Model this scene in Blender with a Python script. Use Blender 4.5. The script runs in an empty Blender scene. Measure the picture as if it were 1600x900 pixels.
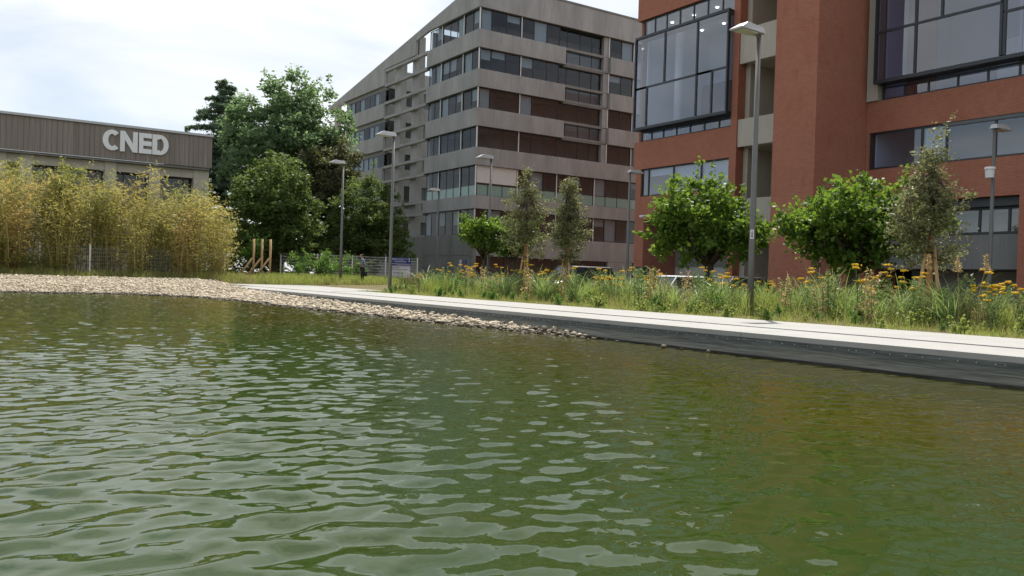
import bpy, math, random
import numpy as np
from mathutils import Vector, Matrix
R = math.radians
sc = bpy.context.scene
COL = sc.collection

# ------------------------------------------------------------------ camera
cam_d = bpy.data.cameras.new('camera'); cam = bpy.data.objects.new('camera', cam_d); COL.objects.link(cam)
cam_d.sensor_width = 36.0; cam_d.lens = 36.0 * 1310.2 / 1600.0
cam_d.clip_start = 0.05; cam_d.clip_end = 3000
yaw, pitch, roll = R(33.47), R(-0.633), R(1.713)
F = Vector((math.sin(yaw) * math.cos(pitch), math.cos(yaw) * math.cos(pitch), math.sin(pitch)))
Rt = Vector((math.cos(yaw), -math.sin(yaw), 0)); Up = Rt.cross(F)
R2 = Rt * math.cos(roll) + Up * math.sin(roll); U2 = Up * math.cos(roll) - Rt * math.sin(roll)
mw = Matrix((R2, U2, -F)).transposed().to_4x4(); mw.translation = Vector((0, 0, 1.15))
cam.matrix_world = mw
sc.camera = cam

# ------------------------------------------------------------------ sky and sun
SUN_DIR = Vector((0.687, 0.726, 0)); SUN_EL = R(56)
world = bpy.data.worlds.new('World'); sc.world = world; world.use_nodes = True
wn, wl = world.node_tree.nodes, world.node_tree.links
wn.clear()
wo = wn.new('ShaderNodeOutputWorld'); wb = wn.new('ShaderNodeBackground'); sky = wn.new('ShaderNodeTexSky')
sky.sky_type = 'NISHITA'; sky.sun_disc = False; sky.sun_elevation = SUN_EL
sky.sun_rotation = math.atan2(SUN_DIR.x, SUN_DIR.y); sky.air_density = 1.0; sky.dust_density = 0.6; sky.ozone_density = 1.0
wb.inputs['Strength'].default_value = 0.088
tc = wn.new('ShaderNodeTexCoord'); mp = wn.new('ShaderNodeMapping'); mp.inputs['Scale'].default_value = (1.0, 1.0, 2.6)
mp.inputs['Rotation'].default_value = (0.25, 0.3, 0.6); mp.inputs['Location'].default_value = (0.7, 0.2, 0.3)
wl.new(tc.outputs['Generated'], mp.inputs['Vector'])
nz = wn.new('ShaderNodeTexNoise'); nz.inputs['Scale'].default_value = 2.3; nz.inputs['Detail'].default_value = 7; nz.inputs['Roughness'].default_value = 0.5
nz.inputs['Distortion'].default_value = 0.5
wl.new(mp.outputs['Vector'], nz.inputs['Vector'])
cr = wn.new('ShaderNodeValToRGB'); cr.color_ramp.elements[0].position = 0.40; cr.color_ramp.elements[1].position = 0.60
cr.color_ramp.elements[0].color = (0.30, 0.30, 0.30, 1); cr.color_ramp.elements[1].color = (1, 1, 1, 1)
wl.new(nz.outputs['Fac'], cr.inputs['Fac'])
mx = wn.new('ShaderNodeMix'); mx.data_type = 'RGBA'
wl.new(cr.outputs['Color'], mx.inputs[0]); wl.new(sky.outputs['Color'], mx.inputs[6])
mx.inputs[7].default_value = (9.2, 9.45, 9.7, 1)
wl.new(mx.outputs[2], wb.inputs['Color']); wl.new(wb.outputs['Background'], wo.inputs['Surface'])
sun_d = bpy.data.lights.new('sun', 'SUN'); sun_d.energy = 5.0; sun_d.angle = R(0.6); sun_d.color = (1.0, 0.95, 0.86)
sun = bpy.data.objects.new('sun', sun_d); COL.objects.link(sun)
to_sun = Vector((SUN_DIR.x * math.cos(SUN_EL), SUN_DIR.y * math.cos(SUN_EL), math.sin(SUN_EL)))
sun.rotation_euler = to_sun.to_track_quat('Z', 'Y').to_euler(); sun.location = (0, 0, 60)
sc.view_settings.view_transform = 'Standard'; sc.view_settings.look = 'None'
sc.view_settings.exposure = 0.40; sc.view_settings.gamma = 1.0; sc.view_settings.use_curve_mapping = False
sc.render.engine = 'CYCLES'
sc.cycles.use_denoising = True
sc.cycles.max_bounces = 8; sc.cycles.transparent_max_bounces = 12; sc.cycles.caustics_reflective = False; sc.cycles.caustics_refractive = False
sc.cycles.sample_clamp_indirect = 6.0

# ------------------------------------------------------------------ helpers
def off_of(p):
    o = Vector((0, 0, 0))
    while p is not None:
        o += p.location; p = p.parent
    return o
def tag(o, label=None, cat=None, group=None, kind=None):
    if label: o['label'] = label
    if cat: o['category'] = cat
    if group: o['group'] = group
    if kind: o['kind'] = kind
    return o
def empty(name, loc, label=None, cat=None, group=None):
    o = bpy.data.objects.new(name, None); COL.objects.link(o); o.location = loc; o.empty_display_size = 0.2
    return tag(o, label, cat, group)
def link_mesh(name, me, mat, parent):
    o = bpy.data.objects.new(name, me); COL.objects.link(o)
    if mat is not None and not me.materials: me.materials.append(mat)
    if parent is not None: o.parent = parent
    return o
class MB:
    def __init__(s): s.v = []; s.f = []
    def add(s, vs, fs):
        b = len(s.v); s.v += [tuple(v) for v in vs]; s.f += [tuple(i + b for i in f) for f in fs]; return s
    def box(s, x0, y0, z0, x1, y1, z1):
        if x0 > x1: x0, x1 = x1, x0
        if y0 > y1: y0, y1 = y1, y0
        if z0 > z1: z0, z1 = z1, z0
        return s.add([(x0,y0,z0),(x1,y0,z0),(x1,y1,z0),(x0,y1,z0),(x0,y0,z1),(x1,y0,z1),(x1,y1,z1),(x0,y1,z1)],
                     [(0,3,2,1),(4,5,6,7),(0,1,5,4),(1,2,6,5),(2,3,7,6),(3,0,4,7)])
    def prism(s, poly, axis, a, b):
        n = len(poly)
        def P(p, t):
            if axis == 'x': return (t, p[0], p[1])
            if axis == 'y': return (p[0], t, p[1])
            return (p[0], p[1], t)
        vs = [P(p, a) for p in poly] + [P(p, b) for p in poly]
        fs = [tuple(range(n))[::-1], tuple(range(n, 2 * n))] + [(i, (i + 1) % n, n + (i + 1) % n, n + i) for i in range(n)]
        return s.add(vs, fs)
    def path(s, pts, rad, n=6, cap=True):
        pts = [Vector(p) for p in pts]; rings = []
        for i, p in enumerate(pts):
            t = (pts[min(i + 1, len(pts) - 1)] - pts[max(i - 1, 0)])
            t = t.normalized() if t.length > 1e-9 else Vector((0, 0, 1))
            a = t.cross(Vector((0.31, 0.95, 0.05)))
            if a.length < 0.1: a = t.cross(Vector((1, 0, 0)))
            a.normalize(); b = t.cross(a); r = rad[i] if hasattr(rad, '__len__') else rad
            rings.append([p + (a * math.cos(2 * math.pi * k / n) + b * math.sin(2 * math.pi * k / n)) * r for k in range(n)])
        vs = [q for ring in rings for q in ring]; fs = []
        for i in range(len(pts) - 1):
            for k in range(n):
                fs.append((i * n + k, i * n + (k + 1) % n, (i + 1) * n + (k + 1) % n, (i + 1) * n + k))
        if cap: fs += [tuple(range(n))[::-1], tuple(range((len(pts) - 1) * n, len(pts) * n))]
        return s.add(vs, fs)
    def build(s, name, mat, parent=None, smooth=False, bevel=0.0):
        o = off_of(parent)
        me = bpy.data.meshes.new(name)
        me.from_pydata([(v[0] - o.x, v[1] - o.y, v[2] - o.z) for v in s.v], [], s.f)
        if smooth: me.polygons.foreach_set('use_smooth', [True] * len(me.polygons))
        me.update()
        ob = link_mesh(name, me, mat, parent)
        if bevel > 0:
            m = ob.modifiers.new('bevel', 'BEVEL'); m.width = bevel; m.segments = 2; m.limit_method = 'ANGLE'
        return ob
def box(name, mat, parent, *b, bevel=0.0):
    return MB().box(*b).build(name, mat, parent, bevel=bevel)
def np_mesh(name, verts, faces, smooth=False):
    """verts (n,3), faces (m,k) all of one size"""
    me = bpy.data.meshes.new(name); verts = np.asarray(verts, np.float32); faces = np.asarray(faces, np.int32)
    k = faces.shape[1]
    me.vertices.add(len(verts)); me.vertices.foreach_set('co', verts.ravel())
    me.loops.add(faces.size); me.loops.foreach_set('vertex_index', faces.ravel())
    me.polygons.add(len(faces)); me.polygons.foreach_set('loop_start', np.arange(0, faces.size, k, dtype=np.int32))
    me.polygons.foreach_set('loop_total', np.full(len(faces), k, np.int32))
    if smooth: me.polygons.foreach_set('use_smooth', np.ones(len(faces), bool))
    me.update(calc_edges=True); me.validate()
    return me
def copy_tree(o, parent=None):
    c = o.copy(); COL.objects.link(c); c.parent = parent
    for ch in o.children: copy_tree(ch, c)
    return c

# ------------------------------------------------------------------ materials
def new_mat(name):
    m = bpy.data.materials.new(name); m.use_nodes = True
    n, l = m.node_tree.nodes, m.node_tree.links
    return m, n, l, n['Principled BSDF']
def node(n, t, **kw):
    x = n.new(t)
    for k, v in kw.items():
        if k in x.inputs: x.inputs[k].default_value = v
        else: setattr(x, k, v)
    return x
def mixc(n, l, fac, a, b, mode='MIX'):
    m = n.new('ShaderNodeMix'); m.data_type = 'RGBA'; m.blend_type = mode
    for key, v in ((0, fac), (6, a), (7, b)):
        if isinstance(v, bpy.types.NodeSocket): l.new(v, m.inputs[key])
        elif key == 0: m.inputs[key].default_value = v
        else: m.inputs[key].default_value = (*v[:3], 1)
    return m.outputs[2]
def ramp(n, l, fac, p0, p1, c0=(0,0,0), c1=(1,1,1)):
    r = n.new('ShaderNodeValToRGB'); e = r.color_ramp.elements
    e[0].position = p0; e[1].position = p1; e[0].color = (*c0, 1); e[1].color = (*c1, 1)
    l.new(fac, r.inputs['Fac']); return r.outputs['Color']
def noise(n, l, scale, detail=4, vec=None, stretch=None, rough=0.55, dist=0.0):
    t = node(n, 'ShaderNodeTexNoise', Scale=scale, Detail=detail, Roughness=rough, Distortion=dist)
    if vec is None:
        c = n.new('ShaderNodeTexCoord'); vec = c.outputs['Object']
    if stretch:
        m = n.new('ShaderNodeMapping'); m.inputs['Scale'].default_value = stretch
        l.new(vec, m.inputs['Vector']); vec = m.outputs['Vector']
    l.new(vec, t.inputs['Vector']); return t.outputs['Fac']
def bump(n, l, bsdf, h, strength=0.3, dist=0.01):
    b = n.new('ShaderNodeBump'); b.inputs['Strength'].default_value = strength; b.inputs['Distance'].default_value = dist
    l.new(h, b.inputs['Height']); l.new(b.outputs['Normal'], bsdf.inputs['Normal'])
def geopos(n):
    return n.new('ShaderNodeNewGeometry').outputs['Position']

def simple(name, col, rough=0.6, metal=0.0, var=0.12, scale=3.0, spec=0.5, bmp=0.0):
    m, n, l, b = new_mat(name)
    f = noise(n, l, scale, 5, geopos(n))
    dark = tuple(c * (1 - var) for c in col); light = tuple(min(1, c * (1 + var)) for c in col)
    l.new(mixc(n, l, f, dark, light), b.inputs['Base Color'])
    b.inputs['Roughness'].default_value = rough; b.inputs['Metallic'].default_value = metal; b.inputs['Specular IOR Level'].default_value = spec
    if bmp: bump(n, l, b, noise(n, l, 60, 3, geopos(n)), bmp, 0.01)
    return m
def concrete(name, col, dark, streak=0.6, spec=0.25):
    m, n, l, b = new_mat(name); g = geopos(n)
    f1 = noise(n, l, 0.7, 6, g, (1, 1, 0.35)); f2 = noise(n, l, 5, 5, g, (1, 1, 0.12)); f3 = noise(n, l, 26, 4, g)
    c = mixc(n, l, ramp(n, l, f1, 0.35, 0.68), col, dark)
    c = mixc(n, l, ramp(n, l, f2, 0.48, 0.8, (0, 0, 0), (.5, .5, .5)), c, tuple(x * streak for x in dark))
    c = mixc(n, l, 0.25, c, ramp(n, l, f3, 0.3, 0.7, dark, col))
    l.new(c, b.inputs['Base Color']); b.inputs['Roughness'].default_value = 0.85; b.inputs['Specular IOR Level'].default_value = spec
    bump(n, l, b, f3, 0.25, 0.02)
    return m
def brickmat(name, c1, c2, mortar):
    m, n, l, b = new_mat(name); g = geopos(n)
    s = n.new('ShaderNodeSeparateXYZ'); l.new(g, s.inputs[0])
    a = node(n, 'ShaderNodeMath', operation='ADD'); l.new(s.outputs['X'], a.inputs[0]); l.new(s.outputs['Y'], a.inputs[1])
    cb = n.new('ShaderNodeCombineXYZ'); l.new(a.outputs[0], cb.inputs['X']); l.new(s.outputs['Z'], cb.inputs['Y'])
    bt = node(n, 'ShaderNodeTexBrick'); l.new(cb.outputs[0], bt.inputs['Vector'])
    bt.inputs['Scale'].default_value = 1.0; bt.inputs['Brick Width'].default_value = 0.23; bt.inputs['Row Height'].default_value = 0.076
    bt.inputs['Mortar Size'].default_value = 0.009; bt.inputs['Mortar Smooth'].default_value = 0.2; bt.inputs['Bias'].default_value = -0.1
    bt.inputs['Color1'].default_value = (*c1, 1); bt.inputs['Color2'].default_value = (*c2, 1); bt.inputs['Mortar'].default_value = (*mortar, 1)
    f = noise(n, l, 0.5, 5, g); f2 = noise(n, l, 3.0, 4, g, (1, 1, .3))
    c = mixc(n, l, ramp(n, l, f, 0.3, 0.75), bt.outputs['Color'], tuple(x * 0.72 for x in c1))
    c2_ = mixc(n, l, 0.55, c, bt.outputs['Color'])
    c2_ = mixc(n, l, ramp(n, l, f2, 0.55, 0.8, (0,0,0), (.5,.5,.5)), c2_, tuple(x * 0.6 for x in c1))
    l.new(c2_, b.inputs['Base Color']); b.inputs['Roughness'].default_value = 0.85; b.inputs['Specular IOR Level'].default_value = 0.2
    bump(n, l, b, bt.outputs['Fac'], -0.35, 0.01)
    return m
def glass(name, tint=(0.72, 0.78, 0.80), boost=1.25, rough=0.0, base=0.05):
    m, n, l, b = new_mat(name); n.remove(b)
    o = n['Material Output']; t = node(n, 'ShaderNodeBsdfTransparent'); t.inputs['Color'].default_value = (*tint, 1)
    g = node(n, 'ShaderNodeBsdfGlossy'); g.inputs['Roughness'].default_value = rough; g.inputs['Color'].default_value = (.95, .97, 1, 1)
    fr = node(n, 'ShaderNodeFresnel'); fr.inputs['IOR'].default_value = 1.52
    mu = node(n, 'ShaderNodeMath', operation='MULTIPLY_ADD', use_clamp=True); l.new(fr.outputs[0], mu.inputs[0]); mu.inputs[1].default_value = boost; mu.inputs[2].default_value = base
    # very slightly wavy panes
    bp = node(n, 'ShaderNodeBump'); bp.inputs['Strength'].default_value = 0.06; bp.inputs['Distance'].default_value = 0.02
    l.new(noise(n, l, 0.9, 2, geopos(n)), bp.inputs['Height']); l.new(bp.outputs[0], g.inputs['Normal'])
    # only the outer face of the thin pane mirrors, the exit face just passes light on
    bk = node(n, 'ShaderNodeMath', operation='SUBTRACT'); bk.inputs[0].default_value = 1.0; l.new(n.new('ShaderNodeNewGeometry').outputs['Backfacing'], bk.inputs[1])
    mk = node(n, 'ShaderNodeMath', operation='MULTIPLY'); l.new(mu.outputs[0], mk.inputs[0]); l.new(bk.outputs[0], mk.inputs[1])
    mi = n.new('ShaderNodeMixShader'); l.new(mk.outputs[0], mi.inputs[0]); l.new(t.outputs[0], mi.inputs[1]); l.new(g.outputs[0], mi.inputs[2])
    l.new(mi.outputs[0], o.inputs['Surface']); return m
def leaf(name, dark, light, trans=0.5, tcol=None, rough=0.5, spec=0.35):
    m, n, l, b = new_mat(name); o = n['Material Output']
    ge = n.new('ShaderNodeNewGeometry'); oi = n.new('ShaderNodeObjectInfo')
    f = mixc(n, l, 0.3, ge.outputs['Random Per Island'], oi.outputs['Random'])
    c = mixc(n, l, f, dark, light)
    l.new(c, b.inputs['Base Color']); b.inputs['Roughness'].default_value = rough; b.inputs['Specular IOR Level'].default_value = spec
    tr = n.new('ShaderNodeBsdfTranslucent')
    tcol = tcol or tuple(min(1, x * y) for x, y in zip(light, (1.5, 1.5, 0.7)))
    l.new(mixc(n, l, 0.45, c, tcol), tr.inputs['Color'])
    mi = n.new('ShaderNodeMixShader'); mi.inputs[0].default_value = trans
    l.new(b.outputs[0], mi.inputs[1]); l.new(tr.outputs[0], mi.inputs[2]); l.new(mi.outputs[0], o.inputs['Surface'])
    return m
def emit(name, col, s):
    m, n, l, b = new_mat(name); b.inputs['Base Color'].default_value = (*col, 1); b.inputs['Emission Color'].default_value = (*col, 1); b.inputs['Emission Strength'].default_value = s
    return m

MAT = dict(
    conc=concrete('weathered concrete', (0.365, 0.368, 0.36), (0.25, 0.253, 0.248)),
    conc_base=concrete('smooth grey concrete', (0.24, 0.245, 0.235), (0.18, 0.185, 0.18)),
    conc_pale=concrete('pale beige concrete', (0.46, 0.44, 0.38), (0.38, 0.36, 0.31), 0.8),
    deck=concrete('pale deck concrete', (0.365, 0.36, 0.345), (0.315, 0.31, 0.295), 0.86),
    brick=brickmat('red brick', (0.40, 0.140, 0.084), (0.325, 0.108, 0.068), (0.33, 0.235, 0.18)),
    alu=simple('dark anodised aluminium', (0.035, 0.042, 0.05), 0.4, 0.3),
    alu_mid=simple('grey aluminium', (0.10, 0.11, 0.12), 0.4, 0.4),
    white_metal=simple('white painted metal', (0.72, 0.73, 0.72), 0.4),
    galv=simple('galvanised steel', (0.33, 0.34, 0.34), 0.45, 0.5),
    pole=simple('grey painted lamp steel', (0.13, 0.128, 0.12), 0.5, 0.2),
    lamp_head=simple('silver lamp housing', (0.45, 0.46, 0.47), 0.35, 0.3),
    lens=simple('lamp lens', (0.55, 0.52, 0.42), 0.2),
    glass=glass('window glass', (0.74, 0.79, 0.82), 0.42, 0.0, 0.025),
    glass_big=glass('curtain wall glass', (0.82, 0.87, 0.94), 1.3, 0.0, 0.09),
    glass_teal=simple('teal enamelled glass', (0.20, 0.33, 0.30), 0.12, 0, 0.08),
    blind=simple('pale roller blind', (0.55, 0.57, 0.58), 0.8, 0, 0.05),
    shutter=simple('white roller shutter', (0.62, 0.62, 0.60), 0.6, 0, 0.06),
    core=simple('office partition', (0.46, 0.46, 0.45), 0.9),
    room=simple('pale room wall', (0.56, 0.60, 0.66), 0.9, 0, 0.04),
    room_blue=simple('lilac room wall', (0.36, 0.38, 0.50), 0.9, 0, 0.04),
    room_red=simple('dark red room wall', (0.16, 0.05, 0.04), 0.9, 0, 0.06),
    floor_in=simple('room floor', (0.5, 0.48, 0.45), 0.7),
    clad=None, soil=None,
    roof_edge=simple('zinc roof edge', (0.42, 0.44, 0.46), 0.45, 0.4),
    letter=simple('white letter', (0.74, 0.76, 0.78), 0.5, 0, 0.03),
    bark=simple('grey brown bark', (0.13, 0.10, 0.075), 0.9, 0, 0.4, 14, 0.2, 0.6),
    bark_dark=simple('dark bark', (0.07, 0.055, 0.04), 0.9, 0, 0.4, 14, 0.2, 0.6),
    jute=simple('jute wrap', (0.36, 0.20, 0.09), 0.95, 0, 0.3, 20, 0.1, 0.5),
    timber=simple('sawn timber stake', (0.46, 0.31, 0.16), 0.8, 0, 0.25, 9, 0.2),
    culm=simple('bamboo culm', (0.34, 0.30, 0.12), 0.5, 0, 0.25, 8),
    rubber=simple('tyre rubber', (0.02, 0.02, 0.02), 0.8),
    skin=simple('skin', (0.42, 0.26, 0.19), 0.6, 0, 0.05), hair=simple('dark hair', (0.03, 0.022, 0.016), 0.7),
    shirt=simple('blue grey shirt', (0.13, 0.15, 0.25), 0.85), trousers=simple('dark trousers', (0.018, 0.018, 0.024), 0.9),
    bag=simple('black bag', (0.015, 0.015, 0.016), 0.6),
    sign_blue=simple('blue sign face', (0.03, 0.05, 0.20), 0.5, 0, 0.05), sign_white=simple('white sign face', (0.62, 0.61, 0.66), 0.5, 0, 0.05),
    leaf_mul=leaf('bright green leaf', (0.036, 0.085, 0.014), (0.12, 0.21, 0.032), 0.5, (0.34, 0.50, 0.05)),
    leaf_big=leaf('cool green leaf', (0.088, 0.150, 0.078), (0.165, 0.25, 0.125), 0.54, (0.32, 0.48, 0.16)),  # leaf colour raised to carry some of the distant haze
    leaf_mid=leaf('olive green leaf', (0.065, 0.112, 0.030), (0.15, 0.205, 0.06), 0.54, (0.20, 0.26, 0.05)),
    leaf_oak=leaf('dusty oak leaf', (0.085, 0.105, 0.045), (0.23, 0.235, 0.115), 0.42, (0.34, 0.34, 0.13), 0.5, 0.3),
    leaf_brown=leaf('purplish brown leaf', (0.060, 0.068, 0.034), (0.13, 0.135, 0.07), 0.45),
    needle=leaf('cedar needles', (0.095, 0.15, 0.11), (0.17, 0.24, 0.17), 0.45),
    bam=leaf('yellow bamboo leaf', (0.22, 0.20, 0.05), (0.46, 0.41, 0.13), 0.56, (0.64, 0.55, 0.16)),
    bam_green=leaf('green bamboo leaf', (0.13, 0.155, 0.034), (0.30, 0.31, 0.085), 0.55, (0.46, 0.48, 0.12)),
    bam_dry=leaf('dry bamboo leaf', (0.24, 0.175, 0.055), (0.46, 0.35, 0.12), 0.5, (0.58, 0.43, 0.13)),
    grass=leaf('meadow grass', (0.085, 0.14, 0.028), (0.26, 0.31, 0.085), 0.58, (0.50, 0.58, 0.12), 0.45, 0.4),
    grass_dry=leaf('dry meadow grass', (0.20, 0.17, 0.07), (0.42, 0.35, 0.17), 0.4, (0.5, 0.42, 0.18)),
    reed=leaf('arching green grass', (0.08, 0.15, 0.04), (0.24, 0.33, 0.12), 0.5, (0.48, 0.60, 0.16), 0.4, 0.4),
    yarrow_leaf=leaf('grey green yarrow leaf', (0.095, 0.15, 0.05), (0.19, 0.26, 0.10), 0.5, (0.36, 0.46, 0.14)),
    sumac=leaf('fresh green shrub leaf', (0.045, 0.11, 0.02), (0.13, 0.25, 0.05), 0.45, (0.28, 0.45, 0.06)),
    flower=leaf('yellow flower', (0.72, 0.47, 0.01), (0.88, 0.66, 0.04), 0.38, (0.95, 0.70, 0.03)),
    plume=leaf('tan seed plume', (0.35, 0.24, 0.13), (0.55, 0.42, 0.26), 0.4),
    seam=simple('dark joint filler', (0.05, 0.05, 0.048), 0.9),
    rivet=simple('steel rivet', (0.65, 0.65, 0.65), 0.3, 0.6),
)
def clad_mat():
    m, n, l, b = new_mat('weathered haze-lightened timber cladding'); g = geopos(n)
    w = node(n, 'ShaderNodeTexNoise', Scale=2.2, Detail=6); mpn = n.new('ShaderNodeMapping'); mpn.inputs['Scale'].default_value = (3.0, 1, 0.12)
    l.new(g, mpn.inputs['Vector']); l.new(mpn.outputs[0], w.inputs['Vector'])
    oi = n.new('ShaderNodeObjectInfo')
    c = mixc(n, l, ramp(n, l, w.outputs['Fac'], 0.3, 0.7), (0.19, 0.168, 0.148), (0.285, 0.25, 0.222))  # board tone lightened, putting some distant haze into the base colour
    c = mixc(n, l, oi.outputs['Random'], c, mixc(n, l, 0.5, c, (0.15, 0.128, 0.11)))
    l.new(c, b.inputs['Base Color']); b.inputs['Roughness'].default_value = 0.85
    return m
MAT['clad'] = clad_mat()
def liner_mat():
    m, n, l, b = new_mat('black pond liner'); g = geopos(n)
    s = n.new('ShaderNodeSeparateXYZ'); l.new(g, s.inputs[0])
    f = noise(n, l, 2.0, 5, g, (1, .25, 5)); f2 = noise(n, l, 9, 4, g, (1, .4, 3))
    # dried silt line left by the falling water level
    mr = node(n, 'ShaderNodeMapRange'); mr.inputs['From Min'].default_value = 0.24; mr.inputs['From Max'].default_value = 0.10; l.new(s.outputs['Z'], mr.inputs['Value'])
    mu = node(n, 'ShaderNodeMath', operation='MULTIPLY'); l.new(mr.outputs[0], mu.inputs[0]); l.new(ramp(n, l, f, 0.25, 0.6), mu.inputs[1])
    c = mixc(n, l, ramp(n, l, f2, 0.4, 0.8), (0.070, 0.082, 0.080), (0.135, 0.148, 0.14))
    c = mixc(n, l, mu.outputs[0], c, (0.25, 0.24, 0.205))
    wet = node(n, 'ShaderNodeMapRange'); wet.inputs['From Min'].default_value = 0.045; wet.inputs['From Max'].default_value = 0.03; l.new(s.outputs['Z'], wet.inputs['Value'])
    c = mixc(n, l, wet.outputs[0], c, (0.03, 0.03, 0.022))
    l.new(c, b.inputs['Base Color']); b.inputs['Roughness'].default_value = 0.7
    bump(n, l, b, noise(n, l, 3, 4, g, (1, .35, 4.5), 0.5, 0.8), 0.6, 0.06)
    return m
MAT['liner'] = liner_mat()
def ground_mat():
    m, n, l, b = new_mat('dry grass and earth'); g = geopos(n)
    f = noise(n, l, 0.8, 6, g); f2 = noise(n, l, 9, 5, g)
    c = mixc(n, l, ramp(n, l, f, 0.35, 0.65), (0.12, 0.115, 0.05), (0.19, 0.155, 0.085))
    c = mixc(n, l, ramp(n, l, f2, 0.45, 0.7), c, (0.09, 0.075, 0.05))
    l.new(c, b.inputs['Base Color']); b.inputs['Roughness'].default_value = 1.0; b.inputs['Specular IOR Level'].default_value = 0.1
    bump(n, l, b, f2, 0.6, 0.05); return m
def pebble_ground_mat():
    m, n, l, b = new_mat('pebble bed'); g = geopos(n)
    v = node(n, 'ShaderNodeTexVoronoi', Scale=9.0); l.new(g, v.inputs['Vector'])
    c = mixc(n, l, ramp(n, l, v.outputs['Distance'], 0.1, 0.7), (0.36, 0.32, 0.26), (0.12, 0.10, 0.08))
    l.new(c, b.inputs['Base Color']); b.inputs['Roughness'].default_value = 0.9; bump(n, l, b, v.outputs['Distance'], -0.6, 0.05); return m
def pebble_mat():
    m, n, l, b = new_mat('limestone pebble'); ge = n.new('ShaderNodeNewGeometry')
    r = n.new('ShaderNodeValToRGB'); l.new(ge.outputs['Random Per Island'], r.inputs['Fac']); e = r.color_ramp.elements
    e[0].color = (0.24, 0.185, 0.12, 1); e[1].color = (0.60, 0.52, 0.39, 1)
    x = e.new(0.5); x.color = (0.44, 0.36, 0.245, 1); x = e.new(0.8); x.color = (0.52, 0.43, 0.29, 1)
    c = mixc(n, l, 0.3, r.outputs['Color'], ramp(n, l, noise(n, l, 25, 3, geopos(n)), 0.3, 0.7, (0.28, 0.25, 0.2), (0.55, 0.5, 0.42)))
    sp = n.new('ShaderNodeSeparateXYZ'); l.new(geopos(n), sp.inputs[0])
    wz = node(n, 'ShaderNodeMath', operation='MULTIPLY_ADD'); l.new(noise(n, l, 4, 3, geopos(n)), wz.inputs[0]); wz.inputs[1].default_value = -0.10; l.new(sp.outputs['Z'], wz.inputs[2])
    c = mixc(n, l, ramp(n, l, wz.outputs[0], 0.0, 0.03), (0.085, 0.07, 0.045), c)     # stones still wet from the ripples
    l.new(c, b.inputs['Base Color']); b.inputs['Roughness'].default_value = 0.75; return m
def asphalt_mat():
    m, n, l, b = new_mat('asphalt'); g = geopos(n)
    c = mixc(n, l, noise(n, l, 1.2, 6, g), (0.05, 0.05, 0.05), (0.085, 0.083, 0.08)); c = mixc(n, l, 0.3, c, ramp(n, l, noise(n, l, 120, 2, g), 0.3, 0.7, (.04,.04,.04), (.1,.1,.1)))
    l.new(c, b.inputs['Base Color']); b.inputs['Roughness'].default_value = 0.9; return m
MAT['soil'] = ground_mat(); MAT['pebble'] = pebble_mat(); MAT['pebble_bed'] = pebble_ground_mat(); MAT['asphalt'] = asphalt_mat()
def water_mat():
    m, n, l, b = new_mat('green pond water'); g = geopos(n)
    s = n.new('ShaderNodeSeparateXYZ'); l.new(g, s.inputs[0])
    f = noise(n, l, 0.16, 4, g, None, 0.5, 0.6); f2 = noise(n, l, 0.9, 5, g, None, 0.6, 1.2)
    # algae-green deep water, olive brown towards the retaining wall: part shallow silt, part painted reflection
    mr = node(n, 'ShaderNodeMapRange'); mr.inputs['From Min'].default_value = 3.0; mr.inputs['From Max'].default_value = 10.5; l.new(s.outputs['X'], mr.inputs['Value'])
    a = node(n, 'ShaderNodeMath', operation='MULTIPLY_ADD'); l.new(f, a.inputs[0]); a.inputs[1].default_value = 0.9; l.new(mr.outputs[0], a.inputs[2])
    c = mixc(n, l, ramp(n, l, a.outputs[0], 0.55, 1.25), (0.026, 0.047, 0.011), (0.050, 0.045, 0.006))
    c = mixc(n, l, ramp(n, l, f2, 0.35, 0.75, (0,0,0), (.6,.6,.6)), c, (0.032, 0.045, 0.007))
    l.new(c, b.inputs['Base Color']); b.inputs['Roughness'].default_value = 0.025; b.inputs['IOR'].default_value = 1.333
    h = noise(n, l, 7.0, 2, g, None, 0.5, 0.4)
    bump(n, l, b, h, 0.30, 0.012)
    return m
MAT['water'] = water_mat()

# ------------------------------------------------------------------ terrain
rng = np.random.default_rng(7)
random.seed(7)
DX = 10.75                                   # front edge of the deck, pond side
SHORE = np.array([(10.75, 12.6), (10.5, 13.3), (9.9, 17.7), (9.46, 22.1), (9.0, 26.9), (8.75, 31.5), (8.2, 35.2), (6.0, 38.2), (1.4, 38.6), (-8, 39.0), (-34, 40.0)])
POND = np.vstack([SHORE, [(-34, -9), (10.75, -9)]])
def in_poly(px, py, poly):
    ins = np.zeros(px.shape, bool); n = len(poly)
    for i in range(n):
        x0, y0 = poly[i]; x1, y1 = poly[(i + 1) % n]
        c = ((y0 > py) != (y1 > py)) & (px < (x1 - x0) * (py - y0) / (y1 - y0 + 1e-12) + x0); ins ^= c
    return ins
def dist_line(px, py, line):
    d = np.full(px.shape, 1e9)
    for (x0, y0), (x1, y1) in zip(line[:-1], line[1:]):
        dx, dy = x1 - x0, y1 - y0; t = np.clip(((px - x0) * dx + (py - y0) * dy) / (dx * dx + dy * dy), 0, 1)
        d = np.minimum(d, np.hypot(px - x0 - t * dx, py - y0 - t * dy))
    return d
def sm(x, a, b):
    t = np.clip((x - a) / (b - a), 0, 1); return t * t * (3 - 2 * t)
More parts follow.
